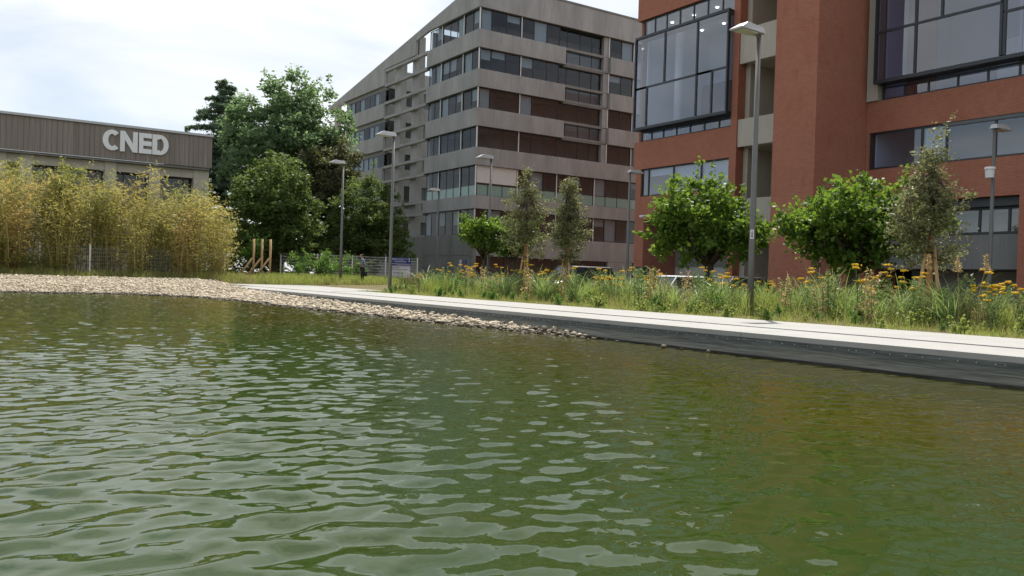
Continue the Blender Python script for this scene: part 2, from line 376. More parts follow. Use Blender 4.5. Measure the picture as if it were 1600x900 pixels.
def ground_z(px, py):
    px = np.asarray(px, float); py = np.asarray(py, float)
    pond = in_poly(px, py, POND); sd = dist_line(px, py, SHORE)
    beach = 0.66 * (1 - np.exp(-sd / 5.0)) - 0.02
    bed = 0.36 + 0.022 * np.clip(px - 15, 0, 9)
    road = 0.10
    low = np.where(px < 14.9, 0.12, np.where(px < 23.6, bed, road))
    far_l = 0.66 + 0.10 * sm(py, 52, 60); far = far_l * (1 - sm(px, 26, 36)) + 0.35 * sm(px, 26, 36)
    z = low * (1 - sm(py, 47.6, 49.4)) + far * sm(py, 47.6, 49.4)
    lf = (px < 10.9) & ((py > 12) | (px < 10.74))
    z = np.where(lf, np.maximum(np.minimum(beach, 0.66 + 0 * px), np.where(py > 52, far_l, -9)), z)
    # bank across the end of the terrace
    t = sm(px, 10.9, 12.4); z = np.where((px >= 10.9) & (px < 12.4) & (py > 41), z * t + np.minimum(beach, .66) * (1 - t), z)
    south = (py < -9) | (px < -34)
    z = np.where(south, 0.5, z)
    return np.where(pond, -0.9 * (1 - np.exp(-np.minimum(sd, 1e3) / 2.5)) - 0.02, z)
gx = np.unique(np.concatenate([[-900, -300, -120, -60, -40], np.arange(-34.5, -6, 2.0), np.arange(-6, 10, 0.5), [10.74, 10.76, 10.9], np.arange(11.4, 14.8, .8), [14.89, 14.91], np.arange(15.5, 23.5, 1), [23.59, 23.61], np.arange(24.5, 60, 1.5), [70, 120, 300, 900]]))
gy = np.unique(np.concatenate([[-900, -300, -100, -40, -20, -9.01, -8.99], np.arange(-8, 33, 1.0), np.arange(33, 52, 0.5), np.arange(52, 70, 2.0), [80, 100, 140, 300, 900]]))
GX, GY = np.meshgrid(gx, gy); GZ = ground_z(GX, GY)
nx, ny = len(gx), len(gy); idx = np.arange(nx * ny).reshape(ny, nx)
gf = np.stack([idx[:-1, :-1], idx[:-1, 1:], idx[1:, 1:], idx[1:, :-1]], -1).reshape(-1, 4)
g_o = link_mesh('ground', np_mesh('ground', np.stack([GX, GY, GZ], -1).reshape(-1, 3), gf), MAT['soil'], None); tag(g_o, kind='structure')

# pond water: rippled sheet over the part of the pond in front of the camera, coarser beyond
def waves(X, Y):
    r = np.random.default_rng(21); Z = np.zeros_like(X)
    base = R(84)
    for i in range(90):
        lam = 0.10 * (0.46 / 0.10) ** (r.random() ** 0.95); k = 2 * math.pi / lam
        a = base + r.normal(0, 0.62); slope = 0.0110 * (1.0 if lam > 0.2 else 0.85)
        amp = slope / k * 1.414
        Z += amp * np.sin(k * (X * math.cos(a) + Y * math.sin(a)) + r.random() * 6.283 + 0.6 * np.sin(0.35 * X + 0.23 * Y + r.random() * 6))
    # gusts: patches of livelier and calmer water
    gust = 0.85 + 0.22 * np.sin(0.31 * X + 0.12 * Y + 1.0) + 0.18 * np.sin(0.17 * Y - 0.4 * X + 2.2)
    return Z * gust
wx = np.linspace(-2, 10.74, 390); wy = np.concatenate([np.arange(0.3, 13, 0.026), np.arange(13, 40.5, 0.042)])
WX, WY = np.meshgrid(wx, wy); edge = np.clip(np.minimum(np.minimum(WX + 2, WY - .3) / 1.5, 1), 0, 1)
WZ = waves(WX, WY) * edge
keep = in_poly(WX, WY, POND) | (dist_line(WX, WY, SHORE) < 1.2)
idx = np.arange(WX.size).reshape(WX.shape)
wf = np.stack([idx[:-1, :-1], idx[:-1, 1:], idx[1:, 1:], idx[1:, :-1]], -1).reshape(-1, 4)
kk = keep.ravel(); wf = wf[kk[wf].all(1)]
used = np.unique(wf); rem = -np.ones(WX.size, np.int64); rem[used] = np.arange(len(used))
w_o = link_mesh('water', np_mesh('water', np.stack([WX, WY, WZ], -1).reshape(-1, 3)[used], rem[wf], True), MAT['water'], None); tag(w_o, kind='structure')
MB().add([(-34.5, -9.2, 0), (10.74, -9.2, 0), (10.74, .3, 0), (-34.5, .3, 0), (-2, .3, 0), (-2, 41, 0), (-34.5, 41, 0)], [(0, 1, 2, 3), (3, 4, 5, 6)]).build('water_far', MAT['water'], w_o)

# pebble beach
BX, BY = np.meshgrid(np.arange(-34, 13.01, 0.5), np.arange(10, 52.1, 0.5))
def beach_mask(px, py):
    s = dist_line(px, py, SHORE); pond = in_poly(px, py, POND)
    lim = 0.9 + 0 * px
    top = 48.6 + 0.6 * np.sin(px * 0.8) + 0.4 * np.sin(px * 2.1 + 1)
    return (((~pond) & (px < np.where(py > 41.9, 13.2 + .4 * np.sin(py * 3), DX - .01)) & (py < top)) | (pond & (s < lim)))
bz = ground_z(BX, BY) + 0.02; idx = np.arange(BX.size).reshape(BX.shape)
bf = np.stack([idx[:-1, :-1], idx[:-1, 1:], idx[1:, 1:], idx[1:, :-1]], -1).reshape(-1, 4)
bm_ = (beach_mask(BX, BY)).ravel(); bf = bf[bm_[bf].all(1)]; used = np.unique(bf); rem = -np.ones(BX.size, np.int64); rem[used] = np.arange(len(used))
b_o = link_mesh('pebble_beach', np_mesh('pebble_beach', np.stack([BX, BY, bz], -1).reshape(-1, 3)[used], rem[bf]), MAT['pebble_bed'], None); tag(b_o, kind='structure')
def ico():
    t = (1 + 5 ** .5) / 2
    v = np.array([(-1,t,0),(1,t,0),(-1,-t,0),(1,-t,0),(0,-1,t),(0,1,t),(0,-1,-t),(0,1,-t),(t,0,-1),(t,0,1),(-t,0,-1),(-t,0,1)], float); v /= np.linalg.norm(v[0])
    f = np.array([(0,11,5),(0,5,1),(0,1,7),(0,7,10),(0,10,11),(1,5,9),(5,11,4),(11,10,2),(10,7,6),(7,1,8),(3,9,4),(3,4,2),(3,2,6),(3,6,8),(3,8,9),(4,9,5),(2,4,11),(6,2,10),(8,6,7),(9,8,1)])
    return v, f
IV, IF = ico()
def blobs(pts, size, flat=0.6, r=rng):
    n = len(pts); sc_ = size[:, None] * r.uniform(0.7, 1.3, (n, 3)); sc_[:, 2] *= flat
    V = IV[None] * r.uniform(0.82, 1.15, (n, 12, 1)) * sc_[:, None, :]
    a = r.uniform(0, 6.283, n); c, s = np.cos(a), np.sin(a)
    tl = r.normal(0, .35, n); ct, st = np.cos(tl), np.sin(tl)
    x, y, z = V[..., 0], V[..., 1], V[..., 2]
    x, z = x * ct[:, None] - z * st[:, None], x * st[:, None] + z * ct[:, None]
    V = np.stack([x * c[:, None] - y * s[:, None], x * s[:, None] + y * c[:, None], z], -1) + pts[:, None, :]
    Fc = IF[None] + (np.arange(n) * 12)[:, None, None]
    return V.reshape(-1, 3), Fc.reshape(-1, 3)
n = 62000
px = np.concatenate([rng.uniform(-7, 13.2, n), rng.uniform(8.2, 10.75, 9000)]); py = np.concatenate([rng.uniform(33, 49.6, n), rng.uniform(12.6, 36, 9000)])
sd = dist_line(px, py, SHORE); pond = in_poly(px, py, POND)
m = beach_mask(px, py) & ((~pond) | (sd < 0.30 * rng.random(len(px)) ** 2 + .05)) & (rng.random(len(px)) < np.where(py > 44, .55, 1.0))
px, py, sd = px[m], py[m], sd[m]
size = 0.028 + 0.052 * rng.random(len(px)) ** 1.8 * np.where(sd < 4, 1.1, 0.9)
pz = ground_z(px, py) + 0.02 + size * rng.uniform(-0.05, 0.75, len(px))
V, Fc = blobs(np.stack([px, py, pz], -1), size)
p_o = link_mesh('pebbles', np_mesh('pebbles', V, Fc, True), MAT['pebble'], None)
tag(p_o, 'pale limestone pebbles heaped on the beach at the pond edge', 'pebbles', kind='stuff')
# single stones lying in the shallow water along the wall
for i, (x, y, s_, lab) in enumerate([(10.50, 12.2, .055, 'small pale stone in the water just beyond the tip of the beach'),
        (10.52, 10.95, .075, 'largest lone stone standing in the water below the black liner'), (10.62, 10.6, .05, 'pale stone lying right of the lone stone by the liner'),
        (10.60, 9.95, .06, 'last pale stone along the liner, farthest from the beach')]):
    V, Fc = blobs(np.array([[x, y, .015]]), np.array([s_]))
    o = link_mesh('stone', np_mesh('stone', V - np.array([x, y, 0]), Fc, True), MAT['pebble'], None); o.location = (x, y, 0)
    tag(o, lab, 'stone', 'lone stones beside the liner')

# ------------------------------------------------------------------ deck
deck = empty('deck', (DX, -8, 0)); tag(deck, kind='structure')
MB().box(DX + .012, -9, -0.9, 14.84, 47.45, 0.30).build('deck_foundation', MAT['conc_base'], deck)
def slabs(x0, x1, y0, y1, step, top=0.39):
    y = y0
    while y < y1 - 0.2:
        e = min(y + step, y1); dz = rng.uniform(-.0015, .0015)
        MB().box(x0 + .022, y + .006, 0.30, x1 - .022, e - .006, top + dz).build('slab', MAT['deck'], deck, bevel=.006); y = e
slabs(DX - .03, 12.28, -9, 41.75, 4.6); slabs(12.28, 14.84, -9, 35.2, 5.2, .404)
for x0, x1 in ((12.28, 14.84), (14.84, 17.4), (17.4, 19.96), (19.96, 22.5)): slabs(x0, x1, 35.2, 47.45, 4.1, .404)
MB().box(14.85, 35.2, -.2, 22.5, 47.45, 0.2995).build('terrace_foundation', MAT['conc_base'], deck)
MB().box(12.262, -9, .301, 12.298, 41.7, .374).build('joint_filler', MAT['seam'], deck)
# black liner hung on the pond side, pinned by a row of rivets
ly = np.arange(-9, 41.9, 0.30); lz = np.array([-0.85, -.3, -0.08, 0.05, 0.15, 0.24, 0.31]); LV = []
for zi, z in enumerate(lz):
    for y in ly: LV.append((DX - .004 - 0.012 * (math.sin(y * 2.1 + z * 9) + .7 * math.sin(y * 5.3 + zi)) * (0.31 - z) ** .5 * (1 if z < .3 else 0) - .012, y, z))
idx = np.arange(len(LV)).reshape(len(lz), len(ly)); lf_ = np.stack([idx[:-1, :-1], idx[1:, :-1], idx[1:, 1:], idx[:-1, 1:]], -1).reshape(-1, 4)
ln = link_mesh('pond_liner', np_mesh('pond_liner', LV, lf_, True), MAT['liner'], None)
tag(ln, 'black pond liner hung below the concrete deck edge', 'pond liner')
mr = MB(); y = -6.0; k = 0
while y < 41:
    mr.path([(DX - .018, y, .268), (DX - .034, y, .268)], [.008, .006], 6); k += 1; y += 0.235 + (0.05 if k % 9 == 4 else 0) - (.12 if k % 9 == 5 else 0)
rv = mr.build('rivets', MAT['rivet'], ln); tag(rv, kind='stuff')
# bed soil, kerbs and asphalt
kx = MB().box(23.35, -9, 0.0, 23.62, 34.9, 0.60).build('kerb', MAT['deck'], None, bevel=.015); tag(kx, kind='structure')
pk = MB().add([(23.66, -9, .106), (37.9, -9, .106), (37.9, 47, .106), (23.66, 47, .106)], [(0, 1, 2, 3)]).build('parking_asphalt', MAT['asphalt'], None); tag(pk, kind='structure')
for i, y in enumerate((15.6, 18.1, 20.6, 23.1, 25.6, 28.1, 30.6, 33.1, 35.6)):
    MB().box(24, y - .05, .107, 29, y + .05, .112).build('parking_line', MAT['white_metal'], pk)
ke = MB().box(17.0, 54.2, .5, 30.0, 54.45, .86).build('kerb_rear', MAT['deck'], None, bevel=.015); tag(ke, kind='structure')

# ------------------------------------------------------------------ buildings
def window(parent, axis, p, a0, a1, z0, z1, splits=(), hsplits=(), fr=.05, dep=.07, fm='alu', gm='glass', blind=None, shutter=None, lower=None, lower_panes=False, sgn=1):
    """window standing in the plane axis=p, running from a0 to a1 along the other horizontal axis; sgn points into the building"""
    if a0 > a1: a0, a1 = a1, a0
    def bb(mb, u0, u1, w0, w1, d0, d1):
        if axis == 'x': mb.box(p + sgn * d0, u0, w0, p + sgn * d1, u1, w1)
        else: mb.box(u0, p + sgn * d0, w0, u1, p + sgn * d1, w1)
    mb = MB()
    bb(mb, a0, a1, z0, z0 + fr, 0, dep); bb(mb, a0, a1, z1 - fr, z1, 0, dep)
    bb(mb, a0, a0 + fr, z0 + fr, z1 - fr, 0, dep); bb(mb, a1 - fr, a1, z0 + fr, z1 - fr, 0, dep)
    us = [a0] + sorted(splits) + [a1]
    for u in us[1:-1]: bb(mb, u - fr / 2, u + fr / 2, z0 + fr, z1 - fr, .002, dep - .002)
    zs = [z0] + sorted(hsplits) + [z1]
    for w in zs[1:-1]:
        for ua, ub in zip(us[:-1], us[1:]): bb(mb, ua + fr, ub - fr, w - fr / 2, w + fr / 2, .003, dep - .003)
    wo_ = mb.build('window', MAT[fm], parent)
    for j, (w0, w1) in enumerate(zip(zs[:-1], zs[1:])):
        for i, (ua, ub) in enumerate(zip(us[:-1], us[1:])):
            g = gm
            if lower and j == 0: g = lower
            m2 = MB(); bb(m2, ua + fr * .4, ub - fr * .4, w0 + fr * .4, w1 - fr * .4, dep * .45, dep * .55 if g != lower else dep * .7)
            m2.build('pane', MAT[g], wo_)
            if g != lower and blind and (i, j) in blind:
                t = blind[(i, j)]; m3 = MB(); bb(m3, ua + .06, ub - .06, w1 - (w1 - w0) * t + .02, w1 - .03, dep + .06, dep + .065); m3.build('blind', MAT['blind'], wo_)
    return wo_

# ---- concrete office block
cb = empty('concrete_office_building', (35, 58.9, .3), 'grey concrete office building with ribbon windows and sloping roofline', 'building')
YF, XL = 58.9, 35.0
LV_ = [(4.76, 6.82), (7.92, 10.39), (11.85, 13.58), (15.06, 16.77), (18.22, 19.98), (21.45, 23.25)]
def roofz(y): return 25.5 - 0.1645 * (y - 58.9)
XE = 64.0
# spandrels and parapet: left face panels then right face panels
bands = [(LV_[i][1], LV_[i + 1][0]) for i in range(5)]
for i, (z0, z1) in enumerate(bands):
    box('spandrel_panel', MAT['conc'], cb, XL, YF, z0, XL + .25, 63.4, z1); box('spandrel_panel', MAT['conc'], cb, XL, 63.415, z0, XL + .25, 68.0, z1)
    xs = [35.253, 38.3, 43.87, 48.95, 54.0, 59.0, XE] if i >= 2 else [35.253, 37.3, 43.3, 48.6, 54.0, 59.0, XE]
    for j, (xa, xb) in enumerate(zip(xs[:-1], xs[1:])):
        if i >= 2 and j == 2: continue
        box('spandrel_panel', MAT['conc'], cb, xa + .007, YF, z0, xb - .007, YF + .25, z1)
    # projecting soffit ledge under each band
    box('soffit_ledge', MAT['conc_base'], cb, XL + .26, YF + .26, z0 + .02, XL + 1.3, 68, z0 + .22); box('soffit_ledge', MAT['conc_base'], cb, XL + 1.31, YF + .26, z0 + .02, XE, YF + 1.3, z0 + .22)
    # block two bands
    box('spandrel_panel', MAT['conc'], cb, XL, 77.0, z0, XL + .25, 87.3, z1) if i < 4 else None
# parapet (follows the roofline on the left face)
MB().prism([(58.9, 23.25), (63.4, 23.25), (63.4, roofz(63.4)), (58.9, roofz(58.9))], 'x', XL, XL + .25).build('parapet_panel', MAT['conc'], cb)
MB().prism([(63.415, 23.25), (67.95, 23.25), (70.3, 22.9), (70.3, roofz(70.3)), (63.415, roofz(63.415))], 'x', XL, XL + .25).build('parapet_panel', MAT['conc'], cb)
MB().prism([(70.31, 21.6), (77.0, 21.6), (77.0, roofz(77)), (70.31, roofz(70.31))], 'x', XL, XL + .25).build('parapet_panel', MAT['conc'], cb)
MB().prism([(77.01, 19.98), (83.5, 19.98), (83.5, roofz(83.5)), (77.01, roofz(77.01))], 'x', XL, XL + .25).build('parapet_panel', MAT['conc'], cb)
MB().prism([(83.51, 19.98), (88, 19.98), (92.2, 19.7), (92.2, roofz(92.2)), (83.51, roofz(83.51))], 'x', XL, XL + .25).build('parapet_panel', MAT['conc'], cb)
xs = [35.253, 41.0, 48.2, 55.0, XE]
for xa, xb in zip(xs[:-1], xs[1:]): box('parapet_panel', MAT['conc'], cb, xa + .008, YF, 23.25, xb - .008, YF + .25, 25.35)
box('coping', MAT['conc_base'], cb, 35.26, YF - .06, 25.36, XE, YF + .4, 25.5)
MB().prism([(YF + .42, 25.3), (68, roofz(68) - .25), (68, roofz(68) - .05), (YF + .42, 25.45)], 'x', XL + .27, XE).build('roof_slab', MAT['conc_base'], cb)
# corner post lines
for i, (z0, z1) in enumerate(LV_): box('corner_post', MAT['white_metal'], cb, XL + .12, YF + .12, z0, XL + .20, YF + .20, z1)
# interior: slabs and cores
for z0, z1 in bands + [(3.6, 4.7)]:
    box('floor_slab', MAT['core'], cb, XL + .45, YF + 1.35, z0 + .25, XE - .1, 67.8, z1 - .05)
    box('floor_slab', MAT['core'], cb, XL + .45, 77.5, z0 + .25, XE - .1, 87.0, z1 - .05) if z1 < 21 else None
box('core_wall', MAT['core'], cb, XL + 3.8, YF + 3.6, .3, XE - .2, 67.7, 23.2)
box('core_wall', MAT['core'], cb, XL + 3.8, 77.6, .3, XE - .2, 86.9, 20.0)
# end walls facing the courtyard, gable ends
box('court_wall', MAT['conc'], cb, XL + .5, 67.75, .3, XE, 68.0, 23.2)
PY = [58.9 + .25, 60.42, 62.0, 63.45, 64.7, 66.2, 67.15, 67.95]
rb = random.Random(5)
for li, (z0, z1) in enumerate(LV_):
    g = [(59.12, 61.75, [60.4]), (61.83, 65.55, [63.0, 64.25]), (65.63, 67.95, [66.8])]
    for (a0, a1, sp) in g:
        bl = {(i, j): rb.choice([1, 1, 1, .6, .4]) for i in range(3) for j in range(2) if rb.random() < (.6 if li >= 3 else .12)}
        if li == 1: window(cb, 'x', XL + .28, a0, a1, z0, z1 - .02, sp, [8.8], lower='glass_teal', blind={})
        else: window(cb, 'x', XL + .28, a0, a1, z0, z1 - .02, sp, blind=bl)
    for y in (61.79, 65.59): box('post', MAT['white_metal'], cb, XL + .20, y - .03, z0, XL + .27, y + .03, z1)
    # right face
    if li >= 2: gr = [(35.22, 39.27, [36.43, 37.85]), (39.35, 43.38, [40.64, 42.04]), (48.95, 51.82, [50.44]), (51.9, 56, [53.3, 54.7]), (56.1, 60, [57.4, 58.7])]
    else: gr = [(35.22, 39.27, [36.43, 37.85]), (39.35, 43.38, [40.64, 42.04]), (43.46, 47.6, [44.8, 46.2]), (47.68, 51.82, [49.0, 50.4]), (51.9, 56, [53.3, 54.7]), (56.1, 60, [57.4, 58.7])]
    for gi, (a0, a1, sp) in enumerate(gr):
        bl = {(i, j): rb.choice([1, 1, .5, .35]) for i in range(3) for j in range(2) if rb.random() < (.35 if li >= 4 else .16)}
        if li == 1:
            w = window(cb, 'y', YF + .28, a0, a1, z0, z1 - .02, sp, [8.85], lower='glass_teal', blind=bl)
            if gi == 0:
                m_ = MB(); z = 8.98
                while z < 10.3: m_.box(35.30, YF + .215, z, 39.2, YF + .235, min(z + .088, 10.36)); m_.box(35.3, YF + .236, z - .006, 39.2, YF + .245, z + .09); z += .10
                m_.build('roller_shutter', MAT['shutter'], cb)
        else: window(cb, 'y', YF + .28, a0, a1, z0, z1 - .02, sp, blind=bl)
        if gi: box('post', MAT['white_metal'], cb, a0 - .07, YF + .20, z0, a0 - .01, YF + .27, z1)
# glazed stair slot on the right face
for k, (z0, z1) in enumerate([(11.85, 13.55), (13.6, 15.0), (15.06, 16.74), (16.8, 18.18), (18.22, 19.95), (20.0, 21.42), (21.45, 23.23)]):
    window(cb, 'y', YF + .62, 43.5 if k % 2 == 0 else 43.9, 48.3, z0, z1, [44.43, 45.89, 47.22], fm='alu')
    box('stair_fin', MAT['conc'], cb, 48.35, YF + .3, z0, 48.93, YF + .7, z1)
for z in (13.575, 15.03, 16.77, 18.2, 19.975, 21.435): box('stair_band', MAT['conc_base'], cb, 43.885, YF + .3, z - .11, 48.33, YF + .60, z + .11)
# plinth storey
GW = [(XL, YF, .3, XL + .3, 62.6, 4.73), (XL, 62.61, .3, XL + .3, 68.0, 4.73)]
for b_ in GW: box('plinth_panel', MAT['conc_base'], cb, *b_)
for y0, y1, z0, z1 in ((59.3, 62.4, 2.98, 4.6), (62.75, 67.8, 2.98, 4.6), (59.3, 62.4, .6, 2.92), (62.75, 67.8, 1.9, 2.92)):
    box('plinth_cladding', MAT['conc_base'], cb, XL - .035, y0, z0, XL - .003, y1, z1)
box('plinth_panel', MAT['conc_base'], cb, XL, 68.01, .3, XL + .3, 92.0, 4.73)
box('vent_opening', MAT['alu'], cb, XL - .04, 68.8, 2.2, XL - .003, 70.2, 2.75)
xs = [35.303, 43.3, 49.5, 56, XE]
for xa, xb in zip(xs[:-1], xs[1:]): box('plinth_panel', MAT['conc'], cb, xa + .006, YF, 2.95, xb - .006, YF + .3, 4.73)
for xa, xb in zip(xs[:-1], xs[1:]): box('plinth_wall', MAT['conc_base'], cb, xa + .006, YF, .3, xb - .006, YF + .3, 1.25)
for a0, a1, sp in ((35.35, 40.0, [36.6, 38.2]), (40.1, 44.9, [41.6, 43.2]), (45.0, 49.2, [46.4, 47.8]), (54.5, 60, [56, 58])):
    window(cb, 'y', YF + .2, a0, a1, 1.27, 2.93, sp, fr=.07, fm='alu')
box('plinth_pier', MAT['conc'], cb, 49.3, YF + .002, 1.27, 52.2, YF + .3, 2.93); box('plinth_pier', MAT['conc'], cb, 53.3, YF + .002, 1.27, 54.4, YF + .3, 2.93)
box('entrance_door', MAT['alu'], cb, 52.21, YF + .15, .3, 53.29, YF + .25, 2.9)
# open concrete frame of the courtyard: columns and beams
for y0, y1 in ((70.35, 71.65), (74.1, 75.4)): MB().box(XL + .42, y0, 4.75, XL + 1.05, y1, roofz((y0 + y1) / 2) - .1).build('column', MAT['conc'], cb)
MB().box(XL + .02, 89.6, .3, XL + .6, 90.2, 19.9).build('column', MAT['conc_pale'], cb)
for z0, z1 in LV_[:]:
    for z in (z0, z1):
        if z < 22:
            box('beam', MAT['conc'], cb, XL + .03, 68.02, z - .17, XL + .41, 76.98, z + .08)
            if z < 20.2: box('beam', MAT['conc'], cb, XL + .03, 87.32, z - .17, XL + .41, 89.58, z + .08)
# block two
for li, (z0, z1) in enumerate(LV_[:5]):
    for (a0, a1, sp) in ((78.7, 84.9, [79.9, 81.1, 82.4, 83.7]), (85.0, 87.2, [86.1])):
        window(cb, 'x', XL + .28, a0, a1, z0, z1 - .4, sp, blind={(i, j): 1 for i in range(5) for j in range(2) if rb.random() < .8})
    box('window_head', MAT['conc_base'], cb, XL + .255, 77.0, z1 - .38, XL + .5, 87.3, z1)
    box('corner_glazing', MAT['glass'], cb, XL + .28, 77.2, z0, XL + .30, 78.62, z1 - .4)
    # side wall of block two facing the courtyard, with its dark windows
    zt = LV_[li + 1][0] if li < 4 else 21.66
    if li >= 0: box('court_wall', MAT['conc'], cb, XL + .3, 77.0, z1 - .2, 62.0, 77.25, zt)
    for xa, xb in ((35.6, 38.2), (38.9, 41.5), (42.2, 45), (46, 49)): window(cb, 'y', 77.1, xa, xb, z0, z1 - .22, [(xa + xb) / 2])
    for xa, xb in ((38.22, 38.88), (41.52, 42.18), (45.02, 45.98), (49.02, 62)): box('court_wall', MAT['conc'], cb, xa, 77.0, z0, xb, 77.25, z1 - .21)
box('court_wall', MAT['conc'], cb, XL + .32, 77.0, .3, 62.0, 77.25, 4.74)
box('roof_slab', MAT['conc_base'], cb, XL + .3, 77.26, 20.3, 62, 87.3, 20.6)
box('gable_wall', MAT['conc'], cb, XL + .3, 87.05, .3, 62, 87.31, 20.28)
box('court_floor', MAT['conc_base'], cb, XL + .31, 68.02, 4.4, 62, 76.98, 4.74)

# notices stuck on the plinth
for (y0, y1, z0, z1, mt, lab) in ((60.62, 60.95, 2.02, 2.6, 'sign_white', 'white paper notice on the grey plinth of the concrete building, leftmost of three'),
        (60.2, 60.42, 2.1, 2.6, 'alu_mid', 'narrow grey notice on the concrete plinth, middle of three'), (59.78, 60.06, 2.2, 2.62, 'sign_blue', 'dark blue notice on the concrete plinth, nearest the corner')):
    o = box('notice', MAT[mt], None, XL - .055, y0, z0, XL - .037, y1, z1); tag(o, lab, 'notice')

# ---- brick building
bb_ = empty('brick_building', (38, 30, .1), 'red brick building with glazed bays, stair slot and tall brick pier', 'building')
XB = 38.0; ROOF = 22.5
def bw(y0, y1, z0, z1, x0=XB, x1=XB + .35, name='brick_wall', m='brick'):
    return box(name, MAT[m], bb_, x0, y0, z0, x1, y1, z1)
YA0, YA1 = 34.42, 42.75
bw(YA0, YA1 + .25, 18.72, ROOF, XB - .02)                      # parapet brick over the bay
bw(YA0, YA1 + .25, 8.72, 10.55, XB - .02); bw(YA0, YA1, 5.32, 6.88)
bw(42.25, YA1, 6.88, 8.72)                                     # corner return beside the window band
bw(YA0, 34.6, 6.88, 8.72); bw(33.95, YA0 - .002, 0.1, ROOF, XB - .12, XB + .5)   # slim brick pilaster
bw(41.85, 42.72, 2.2, 5.32, XB + .01, XB + .8); bw(41.9, 42.7, .1, 2.2, XB + .05, XB + .75, 'column_foot', 'alu_mid')
# undercroft below A
box('brick_return', MAT['brick'], bb_, XB + .81, 41.9, .1, XB + 3.2, 42.7, 5.3)
box('undercroft_panel', MAT['conc_base'], bb_, XB + 3.0, 37.5, 2.3, XB + 3.18, 41.88, 5.3); box('undercroft_panel', MAT['conc_base'], bb_, XB + 3.0, 33.2, 2.3, XB + 3.18, 37.49, 5.3)
box('undercroft_wall', MAT['core'], bb_, XB + 3.05, 33.2, .1, XB + 3.17, 41.88, 2.29)
box('undercroft_ceiling', MAT['conc_base'], bb_, XB + .36, 34, 5.33, XB + 3.2, 41.9, 5.5)
window(bb_, 'x', XB + .1, 34.6, 42.25, 6.88, 8.72, [36.9, 39.3, 41.6], fr=.09, dep=.1, gm='glass_big', blind={(0, 0): .8, (1, 0): .55, (2, 0): .3})
for sp, z0, z1 in (([35.6, 36.8, 38.0, 39.2, 40.4, 41.5], 17.42, 18.70), ([35.6, 36.8, 38.0, 39.2, 40.4, 41.5], 10.57, 11.22)):
    window(bb_, 'x', XB + .15, YA0 + .05, 42.5, z0, z1, sp, fr=.08, dep=.1, gm='glass_big')
def bay(y0, y1, z0, z1, cols, name='curtain_bay'):
    """projecting glazed bay: cols = list of (y0,y1,z0,z1) panes; frame bars round every pane"""
    xo = XB - .55; mb = MB()
    mb.box(xo - .05, y0 - .1, z0 - .16, xo + .14, y1 + .1, z0); mb.box(xo - .05, y0 - .1, z1, xo + .14, y1 + .1, z1 + .16)
    mb.box(xo - .05, y0 - .1, z0, xo + .14, y0, z1); mb.box(xo - .05, y1, z0, xo + .14, y1 + .1, z1)
    mb.box(xo + .15, y0 - .08, z1 + .01, XB + .3, y1 + .08, z1 + .14); mb.box(xo + .15, y0 - .08, z0 - .14, XB + .3, y1 + .08, z0 - .01)
    done = set()
    for (a, b, c, d) in cols:
        for y in (a, b):
            if y0 + .01 < y < y1 - .01 and (round(y, 2), c) not in done: done.add((round(y, 2), c)); mb.box(xo - .02, y - .06, c + .05, xo + .12, y + .06, d - .05)
        for z in (c, d):
            if z0 + .01 < z < z1 - .01 and (round(z, 2), a, 'h') not in done: done.add((round(z, 2), a, 'h')); mb.box(xo - .015, a, z - .055, xo + .115, b, z + .055)
    o = mb.build(name, MAT['alu'], bb_)
    for (a, b, c, d) in cols: box('pane', MAT['glass_big'], o, xo + .03, a + .03, c + .03, xo + .045, b - .03, d - .03)
    for y in (y0 - .05, y1 + .03): box('side_pane', MAT['glass_big'], o, xo + .16, y, z0 + .01, XB + .28, y + .02, z1 - .01)
    return o
ZA0, ZA1 = 11.40, 17.25
bay(34.5, 42.45, ZA0, ZA1, [(39.75, 42.45, 13.98, ZA1), (36.92, 39.75, 13.98, ZA1), (34.5, 36.92, 13.98, ZA1),
                          (41.35, 42.45, ZA0, 13.98), (36.92, 41.35, ZA0, 13.98), (35.65, 36.92, ZA0, 13.98), (34.5, 35.65, ZA0, 13.98)])
# rooms behind the bay
def room(y0, y1, z0, z1, depth, wall='room'):
    box('room_floor', MAT['floor_in'], bb_, XB + .4, y0, z0 - .25, XB + depth, y1, z0); box('room_ceiling', MAT['room'], bb_, XB + .4, y0, z1, XB + depth, y1, z1 + .2)
    box('room_wall', MAT[wall], bb_, XB + depth, y0, z0 - .25, XB + depth + .15, y1, z1 + .2)
    box('room_wall', MAT[wall], bb_, XB + .4, y0 - .12, z0, XB + depth, y0 - .01, z1); box('room_wall', MAT[wall], bb_, XB + .4, y1 + .01, z0, XB + depth, y1 + .12, z1)
room(34.6, 42.3, 10.45, 18.7, 6.0); MB().path([(XB + 1.4, 40.4, 10.45), (XB + 1.4, 40.4, 18.7)], .28, 14).build('room_column', MAT['white_metal'], bb_, True)
box('room_window', MAT['blind'], bb_, XB + 5.9, 36.2, 15.6, XB + 5.98, 39.2, 16.8); box('room_cabinet', MAT['alu_mid'], bb_, XB + 4.6, 38.2, 10.45, XB + 5.8, 41.4, 14.8)
room(34.6, 42.3, 6.0, 9.7, 5.0)
MAT['lum'] = emit('ceiling spot and added fill', (1, .96, .9), 4.0)  # a few spots are real, the others added to brighten the rooms
for y in (35.4, 37.4, 39.4, 41.4):
    for x in (39.6, 42.4): box('ceiling_spot_and_fill', MAT['lum'], bb_, x, y, 18.62, x + .14, y + .14, 18.68)
for y in (20.2, 22.2, 9.5, 12, 14.5, 17):
    for x in (39.8, 41.8): box('ceiling_spot_and_fill', MAT['lum'], bb_, x, y, 18.62, x + .26, y + .26, 18.68)
